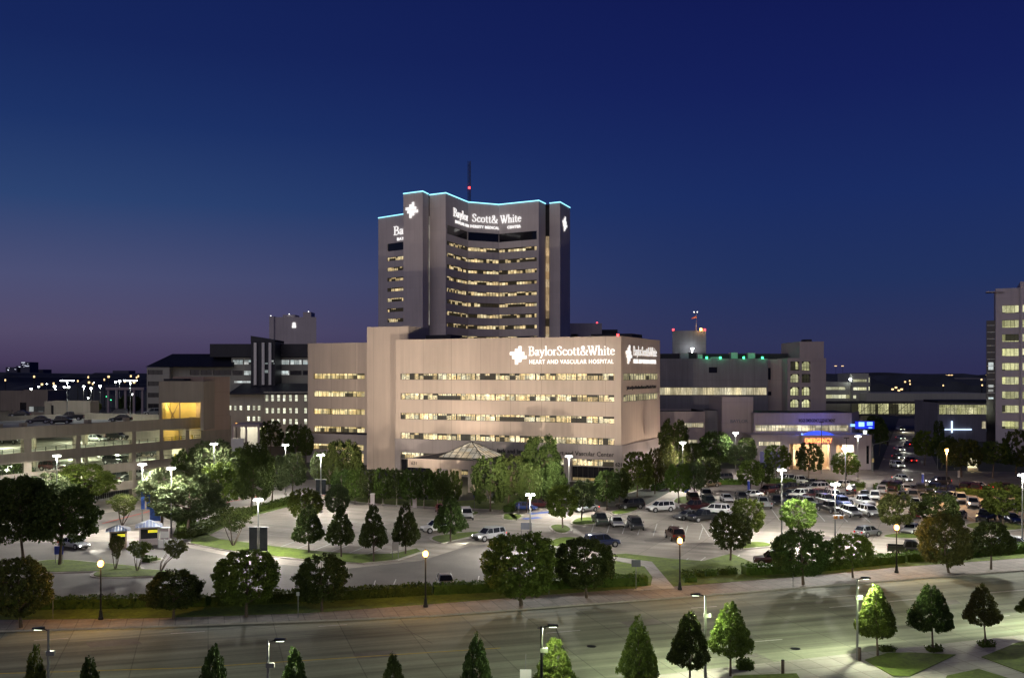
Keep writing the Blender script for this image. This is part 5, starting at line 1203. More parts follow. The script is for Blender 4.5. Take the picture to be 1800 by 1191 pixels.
# banners hung from lamp poles
def banner(px, py0, py1, D, w, col, label, txt=True):
    p = at(px, D-.3); e = empty('banner_pair', p, 0, label, 'banner'); z1, z0 = zat(py0, D), zat(py1, D)
    mb = MB(); mb.tube((-w-.3, 0, z1), (w+.3, 0, z1), .04, n=6); mb.tube((-w-.3, 0, z0), (w+.3, 0, z0), .04, n=6); mb.build('bracket', M_alum, e)
    for s in (-1, 1):
        mb = MB(); mb.box(s*.15, s*(w+.15), -.03, .03, z0, z1); mb.build('banner_cloth', col, e)
M_bblue = plain('blue_banner_cloth', (.05, .12, .42), .8, noise=.5, nscale=1.5); M_bdark = plain('dark_banner_cloth', (.03, .04, .045), .8, noise=.2, nscale=2)
D_ = (H-7.5)*F/(877-HY); banner(454, 925, 967, D_, 1.05, M_bdark, 'pair of large dark banners on the lamp pole in the left lot')
D_ = (H-10)*F/(799-HY); banner(564, 842, 868, D_, .7, M_bdark, 'pair of grey blue banners on the twin lamp pole')
D_ = (H-10)*F/(815-HY); banner(256, 863, 894, D_, .55, M_bblue, 'pair of blue and white banners on the lamp by the garage')
D_ = (H-9)*F/(850-HY); banner(1474, 905, 911, D_, .5, plain('orange_banner_cloth', (.5, .2, .03), .8), 'small orange sign arms on the dark lamp pole among parked cars')
# orange globe lamps along the pavement
OP = 'black globe lamps with orange light along the front pavement'
for px, pyb, lab in ((177, 1088, 'black post with orange globe, leftmost of the pavement lamps'), (748, 1066, 'black post with orange globe before the curved drive'), (1195, 1036, 'black post with orange globe beside the right lawn'), (1576, 1006, 'black post with orange globe before the black pickup')):
    p = g(px, pyb, .14); e = empty('globe_lamp', p, 0, lab, 'street lamp', OP)
    mb = MB(); mb.tube((0, 0, 0), (0, 0, .25), .26, .24, 12); mb.tube((0, 0, .25), (0, 0, .9), .2, .12, 12); mb.build('base', M_black, e)
    mb = MB(); mb.tube((0, 0, .9), (0, 0, 5.0), .09, .065, 10); mb.tube((0, 0, 5.0), (0, 0, 5.15), .16, .2, 10); mb.build('pole', M_black, e)
    mb = MB(); rr = [(5.15, .18), (5.3, .27), (5.48, .29), (5.65, .22), (5.75, .08)]
    for (za, ra), (zb2, rb2) in zip(rr[:-1], rr[1:]): mb.tube((0, 0, za), (0, 0, zb2), ra, rb2, 12, caps=False)
    gb = mb.build('globe', M_lampo, e); mb = MB(); mb.tube((0, 0, 5.74), (0, 0, 5.95), .1, .02, 8); mb.build('finial', M_black, e)
    point('globe_light', p + Vector((0, 0, 6.15)), 450, (1, .5, .12), .2); point('globe_light_low', p + Vector((0, -.55, 5.3)), 650, (1, .5, .12), .2)
# tall orange lamps far
for px, py, hz, lab in ((1664, 793, 9, 'tall lamp with orange light on the cross road'), (416, 746, 8, 'lamp with orange light by the lit entrance left of the hospital')):
    D = (H-hz)*F/(py-HY); p = at(px, D); e = empty('street_lamp', p, 0, lab, 'street lamp', 'orange road lamps')
    mb = MB(); mb.tube((0, 0, 0), (0, 0, hz), .14, .09); mb.build('pole', M_black, e); mb = MB(); mb.tube((0, 0, hz), (0, 0, hz+.5), .32, .3, 10); mb.build('globe', M_lampo, e)
    point('orange_lamp_light', p + Vector((0, -.5, hz-.3)), 12000 if px > 1000 else 2200, (1, .55, .22), .25)
# unlit-white poles of the near side of the street: road light on top, tree light lower down
NP = 'pale poles on the near pavement'
def near_pole(px, ptop, hz, side, label, tree_light=None, power=900):
    D = (H-hz)*F/(ptop-HY); p = at(px, D); e = empty('street_lamp', p, 0, label, 'street lamp', NP)
    mb = MB(); mb.tube((0, 0, .13), (0, 0, hz), .11, .08); mb.build('pole', M_black if px == 952 else M_pole, e)
    mb = MB(); mb.tube((0, 0, hz-.1), (side*.5, .2, hz), .04, n=6); mb.hexa([(side*.45-.05*side, 0, hz-.06), (side*1.15, 0, hz-.02), (side*1.15, .35, hz-.02), (side*.4, .35, hz-.06), (side*.4, 0, hz+.1), (side*1.1, .05, hz+.08), (side*1.1, .3, hz+.08), (side*.4, .35, hz+.1)]); hd = mb.build('lamp_head', M_black, e)
    mb = MB(); mb.box(side*.5, side*1.0, .06, .28, hz-.1, hz-.065); mb.build('lens', plain('road_lens', (1, 1, .9), .5, emit=(.9, 1, .75), estr=2.5), hd)
    point('road_light', p + Vector((side*.9, 1.2, hz-.6)), power*1.8, (.95, 1, .70), .2)
    mb = MB(); mb.box(-.12, .42, -.12, .12, hz-1.75, hz-1.45); mb.build('side_fitting', M_pole, e)
    if tree_light: point('tree_light', p + Vector(tree_light), 110, (.8, 1, .45), .1)
near_pole(85, 1105, 6.9, -1, 'pale pole with dark lamp head, leftmost on the near pavement', (.3, 1.0, 4.4), 900)
near_pole(471, 1125, 6.6, 1, 'pale pole with dark lamp head between two near conical trees', None, 800)
near_pole(952, 1100, 7.0, 1, 'pole behind the tree with bright tip at the bottom centre', (.6, -.5, 5.8), 900)
near_pole(1240, 1045, 6.6, -1, 'pale pole with dark lamp head between two tall near trees', (.5, -.6, 4.9), 2200)
near_pole(1507, 1016, 6.9, 1, 'thin pale pole touching the third conical tree from the right', (.25, -.6, 5.0), 2300)
near_pole(1890, 985, 6.9, -1, 'unseen pale pole added past the right edge to light the street', None, 2800)  # unseen lamp added to brighten the right part of the street
# twin lamps on the garage roof
for px, lab in ((118, 'twin headed lamp on the garage roof left'), (229, 'twin headed lamp on the garage roof, beside the lobby block')):
    p0 = g(px, 735, 13.8); hz = zat(669, p0.y)-13.8; e = empty('deck_lamp', p0, 0, lab, 'street lamp', 'twin lamps on the garage roof')
    mb = MB(); mb.tube((0, 0, 0), (0, 0, hz), .12, .09); mb.build('pole', M_pole, e)
    for s in (-1, 1): mb = MB(); mb.box(s*.2, s*1.5, -.25, .25, hz-.05, hz+.1); mb.build('lamp_head', M_lamp, e)
    spot('deck_lamp_light', p0 + Vector((0, -.2, hz-.3)), p0, 3000, (.95, 1, .95), 165, .15, .3)
# far lamps of the lots behind
far = [(55, 684, 8), (68, 680, 6), (96, 680, 9), (98, 686, 6), (113, 681, 7), (121, 681, 7), (147, 680, 9), (160, 683, 8), (176, 679, 9), (203, 672, 7), (210, 671, 10), (234, 694, 9), (82, 675, 4), (165, 672, 4), (187, 697, 4), (195, 703, 4), (155, 700, 6)]
for i, (px, py, s) in enumerate(far):
    hz = 9.0; D = (H-hz)*F/(py-HY); D = max(330, min(D, 520+i*7)); hz = zat(py, D); p = at(px, D)
    lab = ['dim', 'small', 'bright'][0 if s < 6 else (1 if s < 8 else 2)] + f' far lamp beyond the garage roof, {ORD[i]} of its cluster'
    e = empty('street_lamp', p, 0, lab, 'street lamp', 'far lamps beyond the garage roof')
    mb = MB(); mb.tube((0, 0, 0), (0, 0, hz), .1); mb.build('pole', M_pole, e)
    mb = MB(); mb.tube((0, 0, hz), (0, 0, hz+s*.08), s*.075, n=8); mb.build('lamp_head', M_green if i in (14, 15) else M_lamp, e)
    if s >= 8: point('far_lamp_light', p + Vector((0, -.5, hz-.6)), 2500, (1, .97, .85), .3)
far2 = [(1453+16, 643, 3), (1575, 681, 3), (1580, 686, 3), (1569, 684, 3), (1585, 684, 3), (1591, 671, 2), (1662, 659, 3), (1668, 659, 3), (1673, 659, 3), (1481, 643, 3), (60, 662, 2), (230, 661, 2)]
rr_ = random.Random(5)
far2 += [(rr_.uniform(2, 250), rr_.uniform(661, 676), rr_.choice((1.6, 2, 2.6))) for _ in range(14)] + [(rr_.uniform(1540, 1738), rr_.uniform(661, 684), rr_.choice((1.5, 2, 2.4))) for _ in range(5)]
for i, (px, py, s) in enumerate(far2):
    D = 850 if py > 665 and px > 300 else (650 if px < 300 else 2200); z = zat(py, D); p = at(px, D)
    e = empty('far_lamp', p, 0, f'tiny light {"on a mast above the treeline" if py < 650 else "in the dark woods by the horizon"}, number {i+1} counted in its strip', 'street lamp', 'tiny lights near the horizon')
    zz0 = min(0, z-1)
    mb = MB(); mb.tube((0, 0, 0), (0, 0, z), .25, n=6); mb.build('pole', M_black, e); mb = MB(); mb.tube((0, 0, z-.5), (0, 0, z+.7), s*D/2500, n=8); mb.build('lamp_head', plain('amber_far_lamp', (1, .8, .5), .5, emit=(1, .66, .3), estr=2), e)

# ---- floodlights aimed at the hospital
FLD = 'floodlights aimed at the hospital'
Mh0 = Matrix.Translation(HC) @ Matrix.Rotation(HROT, 4, 'Z')
def flood(lx_, ly_, z, tx_, ty_, tz_, power, size, lab, col=(1, .76, .60)):
    p = Mh0 @ Vector((lx_, ly_, 0)); t = Mh0 @ Vector((tx_, ty_, tz_)); e = empty('floodlight', p, HROT, lab, 'floodlight', FLD)
    mb = MB(); mb.tube((0, 0, 0), (0, 0, z), .07); mb.build('post', M_black, e); mb = MB(); mb.box(-.35, .35, -.2, .2, z, z+.45); mb.build('lamp_housing', M_black, e)
    d = (t-p).normalized(); spot('flood_light', p + Vector((0, 0, z+.6)) + d*.3, t, power, col, size, .7, .3)
for (px, py, hz, tx_, ty_, tz_, pw, sz) in ((1000, 801, 9.4, -6, 0, 21, 26000, 50), (564, 799, 9.4, -42, 0, 21, 22000, 62), (564, 799, 9.4, -76, 14, 20, 9000, 60), (502, 781, 9.4, -60, 6, 20, 13000, 75), (502, 781, 9.4, -82, 15, 18, 5000, 80), (932, 868, 7.4, -28, 0, 22, 62000, 42), (932, 868, 7.4, -46, 0, 21, 30000, 34)):
    p = at(px, (H-hz-.6)*F/(py-HY)) + Vector((0, .4, hz+1.4)); t = Mh0 @ Vector((tx_, ty_, tz_)); spot('facade_flood', p, t, pw*2.15, (1, .81, .65), sz, .8, .3)
flood(-35, -11.0, 6.8, -35, 0, 17, 3800, 80, 'small floodlight by the canopy roof washing the wall')
flood(12, 5, .5, 0, 8, 14, 3200, 110, 'low floodlight at the near end of the side wall')
flood(11, 16, .5, 0, 18, 13, 5200, 110, 'low floodlight midway along the side wall')
flood(10, 26, .5, 0, 27, 12, 6000, 110, 'low floodlight at the far end of the side wall')
# clinic and tower receive street light
for i, (a, b, pw) in enumerate(((1250, 250, 3000), (1340, 245, 2600), (1440, 240, 2200))):
    pass

# ================================================================== TREES
def leaves(n, shape, seed, leaf=.055, nclump=110):
    rng = np.random.RandomState(seed)
    def prof(z):   # radius at height z in 0..1
        if shape == 'round': return np.sqrt(np.clip(1-((z-.5)/.5)**2, 0, 1))**.8
        if shape == 'cone': return np.clip(np.minimum(1.0, (z/.16)**.6), 0, 1)*np.clip(1.02-z, 0, 1)**.75*1.12
        if shape == 'oval': return np.sqrt(np.clip(1-((z-.45)/.56)**2, 0, 1))**.8
        if shape == 'wide': return np.clip(z/.22, 0, 1)**.5*np.sqrt(np.clip(1-((z-.32)/.70)**2, 0, 1))
        if shape == 'loose': return np.clip(.25+z*1.1, 0, 1)*np.sqrt(np.clip(1-((z-.55)/.47)**2, 0, 1))
        return np.ones_like(z)
    cz = rng.uniform(.03, .97, nclump*4); pr = prof(cz); keep = rng.uniform(0, 1, len(cz)) < pr**1.3; cz = cz[keep][:nclump]; pr = pr[keep][:nclump]
    ca = rng.uniform(0, 2*np.pi, len(cz)); lo_ = .25 if shape == 'loose' else .5; lump = dict(round=.25, cone=.35, oval=.7, wide=.9, loose=1.3)[shape]; rad = pr*np.sqrt(rng.uniform(lo_, 1, len(cz)))*rng.uniform(.92, 1.0, len(cz))
    rad = rad*(1 + lump*(.08*np.sin(2*ca+seed) + .09*np.sin(3*ca+cz*7+seed*2) + .08*np.sin(cz*17+seed)))
    cc = np.stack([rad*np.cos(ca), rad*np.sin(ca), cz], 1); cr = rng.uniform(.07, .14, len(cz))
    idx = rng.randint(0, len(cc), n); off = rng.normal(size=(n, 3)); off /= np.linalg.norm(off, axis=1)[:, None]; off *= (rng.uniform(.3, 1, n)**.5*cr[idx])[:, None]
    P = cc[idx] + off*np.array([1, 1, .55]); s = leaf*rng.uniform(.55, 1.35, n)
    a = rng.normal(size=(n, 3)); a /= np.linalg.norm(a, axis=1)[:, None]
    up = off/np.linalg.norm(off, axis=1)[:, None] + rng.normal(size=(n, 3))*.55 + np.array([0, 0, .35]); 
    b = np.cross(up, a); b /= np.linalg.norm(b, axis=1)[:, None]; a = np.cross(b, up); a /= np.linalg.norm(a, axis=1)[:, None]
    s3 = s[:, None]; zs = np.array([1, 1, .62])
    v = np.stack([P - a*s3*.9*zs, P + b*s3*.55*zs, P + a*s3*zs, P - b*s3*.55*zs], 1).reshape(-1, 3)
    v[:, 2] = np.clip(v[:, 2], -.02, 1.03)
    me = bpy.data.meshes.new('crown'); me.vertices.add(len(v)); me.vertices.foreach_set('co', v.astype(np.float32).ravel())
    me.loops.add(n*4); me.loops.foreach_set('vertex_index', np.arange(n*4, dtype=np.int32)); me.polygons.add(n)
    me.polygons.foreach_set('loop_start', np.arange(0, n*4, 4, dtype=np.int32)); me.polygons.foreach_set('loop_total', np.full(n, 4, np.int32))
    me.update(calc_edges=True); return me
CROWN = {}
def crown_mesh(shape, mat, var, big=False):
    k = (shape, mat, var, big)
    if k not in CROWN:
        n, lf, nc = (20000, .038, 420) if big else (10500, .048, 280)
        if shape == 'loose': n = int(n*.55)
        me = leaves(n, shape, 11+var*7+len(shape), lf, nc); me.materials.append(M_leaf[mat]); CROWN[k] = me
    return CROWN[k]
tree_i = 0
def tree(bx, by, cl, cr_, ct, cb, shape, mat, label, group=None, z0=0.0, multi=False, bark=None, big=None, name=None):
    """base point, crown left/right/top/bottom as read off the photo; everything is turned into metres at the tree's own distance"""
    global tree_i; tree_i += 1
    p = g(bx, by, z0); D = p.y; w = (cr_-cl)/F*D/2; zt, zbm = zat(ct, D), max(1.2 if not multi else .9, zat(cb, D)); cxo = ((cl+cr_)/2-CX)/F*D - p.x
    rng = random.Random(tree_i)
    e = empty(name or {'round': 'round_tree', 'cone': 'conical_tree', 'oval': 'leafy_tree', 'wide': 'spreading_tree', 'loose': 'crape_myrtle'}[shape], p, 0, label, 'tree', group)
    big = (w > 3.6) if big is None else big
    me = crown_mesh(shape, mat, tree_i % 7, big); c = link('crown', me, e)
    c.location = (cxo, 0, zbm-z0); c.scale = (w, w*rng.uniform(.9, 1.05), zt-zbm); c.rotation_euler = (0, 0, rng.uniform(0, 6.28))
    mb = MB(); hgt = zbm-z0; ch = zt-zbm; r = max(.07, w*.045)
    if multi:
        for k in range(5):
            a = k*1.26+rng.random(); q1 = Vector((cxo*.2+math.cos(a)*w*.25, math.sin(a)*w*.25, hgt*.8)); q2 = Vector((cxo+math.cos(a)*w*.6, math.sin(a)*w*.6, hgt+ch*.55))
            mb.tube((math.cos(a)*.1, math.sin(a)*.1, 0), q1, r*.7, r*.5, 6); mb.tube(q1, q2, r*.5, r*.15, 6)
    else:
        m1 = Vector((cxo*.35, 0, hgt*.75)); mb.tube((0, 0, 0), m1, r*1.25, r*.9, 8); m2 = Vector((cxo*.8, 0, hgt+ch*.25)); mb.tube(m1, m2, r*.9, r*.65, 8); mb.tube(m2, (cxo, 0, hgt+ch*.85), r*.65, r*.12, 7)
        for k in range(9):
            a = k*2.4+rng.random(); f = rng.uniform(.0, .5); st_ = m1.lerp(m2, rng.uniform(.1, 1)) if f < .2 else Vector((cxo*.9, 0, hgt+ch*f)); L_ = w*rng.uniform(.5, .85)
            en = st_ + Vector((math.cos(a)*L_, math.sin(a)*L_, ch*rng.uniform(.12, .35))); md = st_.lerp(en, .5) + Vector((0, 0, ch*.05)); mb.tube(st_, md, r*.45, r*.28, 6); mb.tube(md, en, r*.28, r*.08, 5)
    mb.build('trunk', bark or M_bark, e)
    return e
ST = 'street trees along the front pavement'
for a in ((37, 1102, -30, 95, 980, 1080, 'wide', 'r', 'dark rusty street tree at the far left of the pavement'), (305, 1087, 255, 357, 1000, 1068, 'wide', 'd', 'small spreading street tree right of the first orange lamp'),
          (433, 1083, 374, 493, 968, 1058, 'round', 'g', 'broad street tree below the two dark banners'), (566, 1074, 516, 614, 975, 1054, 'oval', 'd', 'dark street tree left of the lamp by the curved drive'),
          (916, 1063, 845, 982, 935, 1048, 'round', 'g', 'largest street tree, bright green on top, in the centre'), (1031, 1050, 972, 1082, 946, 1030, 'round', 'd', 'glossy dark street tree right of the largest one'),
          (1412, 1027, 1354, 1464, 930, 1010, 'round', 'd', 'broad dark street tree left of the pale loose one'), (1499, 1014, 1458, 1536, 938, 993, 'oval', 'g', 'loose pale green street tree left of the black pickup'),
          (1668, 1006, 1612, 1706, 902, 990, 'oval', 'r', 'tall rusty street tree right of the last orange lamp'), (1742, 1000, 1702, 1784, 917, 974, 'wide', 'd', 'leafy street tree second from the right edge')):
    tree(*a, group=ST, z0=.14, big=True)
NT_ = 'conical trees on the near pavement'
# near-side row (bases below the frame for most)
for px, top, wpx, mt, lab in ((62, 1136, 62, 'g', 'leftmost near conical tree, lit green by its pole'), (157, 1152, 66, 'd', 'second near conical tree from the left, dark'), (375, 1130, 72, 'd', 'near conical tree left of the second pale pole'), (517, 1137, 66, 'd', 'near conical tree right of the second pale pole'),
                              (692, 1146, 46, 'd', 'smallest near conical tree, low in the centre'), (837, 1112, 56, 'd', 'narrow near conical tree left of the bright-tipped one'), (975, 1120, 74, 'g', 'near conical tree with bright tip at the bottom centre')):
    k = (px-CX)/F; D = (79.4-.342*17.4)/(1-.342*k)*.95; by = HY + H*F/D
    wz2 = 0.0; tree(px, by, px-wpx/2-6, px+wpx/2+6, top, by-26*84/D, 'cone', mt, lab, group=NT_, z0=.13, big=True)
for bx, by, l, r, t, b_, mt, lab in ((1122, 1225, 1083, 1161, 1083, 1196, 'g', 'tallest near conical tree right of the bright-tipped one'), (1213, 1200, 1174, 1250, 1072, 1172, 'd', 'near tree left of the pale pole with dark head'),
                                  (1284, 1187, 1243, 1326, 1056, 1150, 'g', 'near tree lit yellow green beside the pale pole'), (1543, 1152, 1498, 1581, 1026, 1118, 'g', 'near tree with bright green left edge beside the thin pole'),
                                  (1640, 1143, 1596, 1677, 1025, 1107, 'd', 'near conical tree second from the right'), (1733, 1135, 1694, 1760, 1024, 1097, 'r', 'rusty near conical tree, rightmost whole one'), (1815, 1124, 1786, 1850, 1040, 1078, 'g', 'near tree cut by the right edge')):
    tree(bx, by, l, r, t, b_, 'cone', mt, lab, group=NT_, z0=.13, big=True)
LT = 'trees on the lot islands'
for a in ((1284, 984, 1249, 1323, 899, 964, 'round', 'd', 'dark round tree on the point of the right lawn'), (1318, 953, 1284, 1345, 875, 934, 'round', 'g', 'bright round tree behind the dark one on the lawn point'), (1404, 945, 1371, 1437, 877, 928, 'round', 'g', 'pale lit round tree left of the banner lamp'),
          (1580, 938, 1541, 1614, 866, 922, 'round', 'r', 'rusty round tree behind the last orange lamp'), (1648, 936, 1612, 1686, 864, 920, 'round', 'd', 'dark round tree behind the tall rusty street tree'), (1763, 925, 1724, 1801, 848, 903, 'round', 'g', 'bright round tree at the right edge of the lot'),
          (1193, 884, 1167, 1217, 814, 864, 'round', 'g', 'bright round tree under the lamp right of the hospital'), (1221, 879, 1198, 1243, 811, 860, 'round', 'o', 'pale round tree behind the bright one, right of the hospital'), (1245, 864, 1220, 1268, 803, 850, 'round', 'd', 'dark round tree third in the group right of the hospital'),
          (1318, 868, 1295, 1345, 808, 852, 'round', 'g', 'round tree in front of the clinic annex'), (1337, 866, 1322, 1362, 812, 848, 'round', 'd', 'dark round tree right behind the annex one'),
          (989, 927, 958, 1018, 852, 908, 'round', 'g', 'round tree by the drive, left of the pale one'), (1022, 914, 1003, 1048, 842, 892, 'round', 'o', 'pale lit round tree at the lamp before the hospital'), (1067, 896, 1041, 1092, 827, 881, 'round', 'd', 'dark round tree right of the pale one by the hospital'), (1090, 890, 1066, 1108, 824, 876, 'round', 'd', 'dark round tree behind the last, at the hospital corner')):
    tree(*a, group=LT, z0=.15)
HT = 'trees beside the hospital'
for a in ((1120, 875, 1093, 1150, 793, 858, 'oval', 'g', 'lit green tree against the hospital side wall'), (1151, 868, 1136, 1168, 786, 850, 'oval', 'r', 'rusty slim tree further along the side wall'), (1172, 860, 1156, 1190, 778, 838, 'oval', 'r', 'slim tree at the far end of the side wall'),
          (862, 898, 826, 898, 800, 882, 'oval', 'd', 'tall dark tree right of the entrance canopy'), (892, 893, 866, 930, 796, 872, 'oval', 'd', 'dark tree between canopy and the tallest tree'), (951, 888, 914, 990, 764, 868, 'oval', 'd', 'tallest dark tree before the hospital front'), (925, 900, 908, 955, 812, 876, 'oval', 'd', 'green tree in front of the tallest one'),
          (970, 884, 948, 996, 815, 868, 'oval', 'd', 'dark tree right of the tallest one'), (605, 868, 569, 640, 773, 850, 'oval', 'd', 'dark tree covering the foot of the left wing'), (578, 875, 556, 602, 798, 850, 'oval', 'd', 'dark tree under the twin lamp, left wing'), (560, 868, 545, 585, 792, 842, 'oval', 'o', 'slim pale tree behind the twin lamp')):
    tree(*a, group=HT, z0=.15)
RT = 'row of clipped trees along the hospital drive'
for i, px in enumerate((600, 624, 648, 673, 697, 721, 745, 769, 793)):
    tree(px, 884+i*1.6, px-19, px+20, 821+abs(i-4)*.3+(i % 3)*1.5, 872+i*.8, 'oval', 'h' if i % 2 else 'd', f'clipped tree, {ORD[i]} from the left in the row along the hospital drive', group=RT, z0=.15, bark=M_palebark)
CT = 'conical trees of the left lot'
for a in ((543, 970, 511, 573, 884, 952, 'cone', 'd', 'conical tree, leftmost in the front of the left lot'), (600, 978, 570, 627, 888, 957, 'cone', 'd', 'conical tree, second in the front of the left lot'), (657, 986, 629, 683, 886, 962, 'cone', 'd', 'conical tree, third in the front of the left lot'), (713, 972, 685, 742, 882, 957, 'cone', 'd', 'conical tree, fourth in the front of the left lot'),
          (792, 951, 760, 823, 866, 936, 'cone', 'd', 'conical tree nearest the curved drive'), (535, 945, 504, 568, 858, 908, 'round', 'g', 'bright round tree behind the leftmost conical tree'), (593, 935, 570, 616, 851, 900, 'round', 'o', 'pale round tree behind the second conical tree'), (777, 905, 757, 800, 838, 878, 'round', 'd', 'dark round tree behind the conical tree nearest the drive')):
    tree(*a, group=CT, z0=.15)
GT = 'big trees between the garage and the left drive'
for a in ((105, 992, 50, 172, 852, 952, 'wide', 'd', 'large dark tree on the left grass island'), (42, 990, -25, 90, 835, 952, 'wide', 'd', 'large dark tree at the left edge of the grass island'), (330, 937, 270, 397, 834, 912, 'wide', 'o', 'pale spreading tree under the tall lamp behind the booths'),
          (284, 925, 245, 335, 822, 885, 'wide', 'o', 'pale tree behind the blue banners'), (440, 897, 412, 482, 778, 876, 'oval', 'd', 'tall dark tree left of the pale pair'), (478, 884, 450, 512, 798, 862, 'wide', 'o', 'pale tree right of the tall dark tree'), (514, 876, 488, 542, 795, 852, 'wide', 'o', 'pale tree under the lamp left of the wing'),
          (376, 882, 330, 418, 772, 850, 'wide', 'o', 'tree lit white by the lamp in its crown'), (402, 892, 345, 432, 812, 880, 'wide', 'g', 'dark green tree right of the pale spreading tree'), (326, 880, 300, 362, 788, 852, 'wide', 'd', 'dark tree before the garage ramp'), (150, 893, 95, 200, 815, 872, 'wide', 'g', 'lit green tree against the garage wall'),
          (78, 905, 30, 135, 832, 890, 'wide', 'o', 'low pale tree at the foot of the garage'), (420, 858, 395, 470, 785, 835, 'wide', 'g', 'green lit tree right of the white-lit one'), (20, 900, -30, 60, 800, 880, 'wide', 'd', 'dark tree at the left edge before the garage')):
    tree(*a, group=GT, z0=.1, big=True)
for a in ((410, 958, 376, 447, 890, 938, 'loose', 'd', 'dark multi-stemmed tree left of the dark banners'), (215, 922, 188, 247, 868, 908, 'loose', 'r', 'low loose tree by the garage street'), (203, 998, 190, 220, 940, 985, 'loose', 'r', 'small yellow-leaved tree before the smaller booth'), (241, 1002, 222, 268, 950, 984, 'loose', 'g', 'small multi-stemmed tree before the larger booth'), (283, 1003, 285, 332, 948, 985, 'loose', 'r', 'small leaning tree right of the booths')):
    tree(*a, group='small multi-stemmed trees', z0=.15, multi=True)
ET = 'trees before the emergency building'
for a in ((1365, 838, 1341, 1391, 781, 823, 'oval', 'g', 'bright green tree left of the emergency entrance'), (1421, 840, 1399, 1448, 778, 826, 'oval', 'd', 'dark tree under the orange emergency sign'), (1487, 845, 1459, 1513, 794, 832, 'oval', 'g', 'pale green tree before the amber bay'), (1300, 842, 1276, 1328, 781, 816, 'oval', 'o', 'pale tree under the annex lamp'),
          (1253, 832, 1224, 1291, 758, 812, 'oval', 'd', 'dark tree before the annex'), (1182, 838, 1158, 1212, 735, 812, 'oval', 'd', 'dark tall tree at the far corner of the hospital'), (1212, 838, 1192, 1235, 775, 818, 'oval', 'd', 'dark tree behind the lamp right of the hospital'), (1310, 830, 1296, 1330, 768, 805, 'oval', 'd', 'small dark tree behind the annex lamp'),
          (1625, 818, 1604, 1652, 756, 800, 'oval', 'g', 'lit green tree beside the side street'), (1690, 838, 1650, 1725, 770, 818, 'oval', 'd', 'dark tree left of the lit notice board'), (1745, 840, 1722, 1775, 775, 815, 'oval', 'd', 'dark tree right of the lit notice board'), (1785, 836, 1762, 1815, 755, 818, 'oval', 'd', 'dark tree before the white tower, right edge'), (1655, 822, 1640, 1685, 765, 805, 'oval', 'd', 'dark tree behind the green one, side street'),
          (1545, 800, 1536, 1562, 742, 780, 'oval', 'd', 'dark tree at the corner behind the emergency building'), (1652, 790, 1641, 1659, 738, 772, 'oval', 'd', 'dark tree under the far end of the skybridge'), (1530, 775, 1520, 1556, 730, 762, 'oval', 'd', 'dark tree beyond the emergency building corner')):
    tree(*a, group=ET)
for a in ((475, 800, 455, 497, 738, 785, 'oval', 'd', 'dark tree before the medical centre windows'), (520, 808, 500, 545, 745, 795, 'oval', 'd', 'dark tree between the medical centre and the wing'), (538, 815, 526, 552, 752, 800, 'oval', 'd', 'dark slim tree left of the wing corner'), (220, 735, 205, 250, 695, 722, 'oval', 'd', 'dark tree behind the garage roof'), (158, 730, 148, 178, 705, 722, 'oval', 'g', 'lit tree behind the stair house')):
    tree(*a, group='trees behind the left drive')

# ---- hedges and bushes: leafy boxes
def leaf_box(name, segs, h, w, label, cat='hedge', z0=.15, dens=150, mat='h', kind=None, seed=1, size=.13, group=None, base=True, jit=.09):
    """segs: list of ground points, the hedge runs along them"""
    rng = np.random.RandomState(seed); V = []; mbase = MB()
    for a, b in zip(segs[:-1], segs[1:]):
        a, b = Vector((a[0], a[1], 0)), Vector((b[0], b[1], 0)); L = (b-a).length; t = (b-a)/L; n = Vector((-t.y, t.x, 0))
        cnt = int(L*dens*(h*2+w)/3.0); u = rng.uniform(0, L, cnt); side = rng.choice(3, cnt, p=[h/(2*h+w), w/(2*h+w), h/(2*h+w)])
        wob = .08*np.sin(u*1.3+seed)+.06*np.sin(u*3.1)
        yy = np.where(side == 0, -w/2, np.where(side == 2, w/2, rng.uniform(-w/2, w/2, cnt))); zz = np.where(side == 1, h+wob, rng.uniform(0, h, cnt))
        P = np.stack([a.x+t.x*u+n.x*yy, a.y+t.y*u+n.y*yy, z0+zz], 1) + rng.normal(size=(cnt, 3))*jit
        d = rng.normal(size=(cnt, 3)); d /= np.linalg.norm(d, axis=1)[:, None]; e = np.cross(d, rng.normal(size=(cnt, 3))); e /= np.linalg.norm(e, axis=1)[:, None]; s = size*rng.uniform(.5, 1.3, cnt)[:, None]
        V.append(np.stack([P-d*s, P+e*s*.6, P+d*s, P-e*s*.6], 1).reshape(-1, 3))
        c = [a-n*(w/2-.06), b-n*(w/2-.06), b+n*(w/2-.06), a+n*(w/2-.06)]
        mbase.hexa([(p.x, p.y, 0) for p in c] + [(p.x, p.y, z0+h-.08) for p in c])
    V = np.concatenate(V); nf = len(V)//4; o0 = Vector((segs[0][0], segs[0][1], 0))
    me = bpy.data.meshes.new(name); 
    bv = np.array(mbase.v); allv = np.concatenate([V, bv]) - np.array(o0)
    faces = [list(range(i*4, i*4+4)) for i in range(nf)] + [[j+len(V) for j in f] for f in mbase.f]
    me.from_pydata(allv.tolist(), [], faces); me.materials.append(M_leaf[mat]); me.update()
    o = link(name, me, None, o0); tag(o, label, cat, group, kind); return o
def sub(line, x0, x1):
    out = []; 
    def yat(x):
        for (ax, ay), (bx, by) in zip(line[:-1], line[1:]):
            if ax <= x <= bx: return ay+(by-ay)*(x-ax)/(bx-ax)
    xs = [x0] + [p[0] for p in line if x0 < p[0] < x1] + [x1]
    return [Vector((p[0], p[1])) for p in offs([g(x, yat(x)) for x in xs], .75)]
HG = 'clipped hedges along the front pavement'
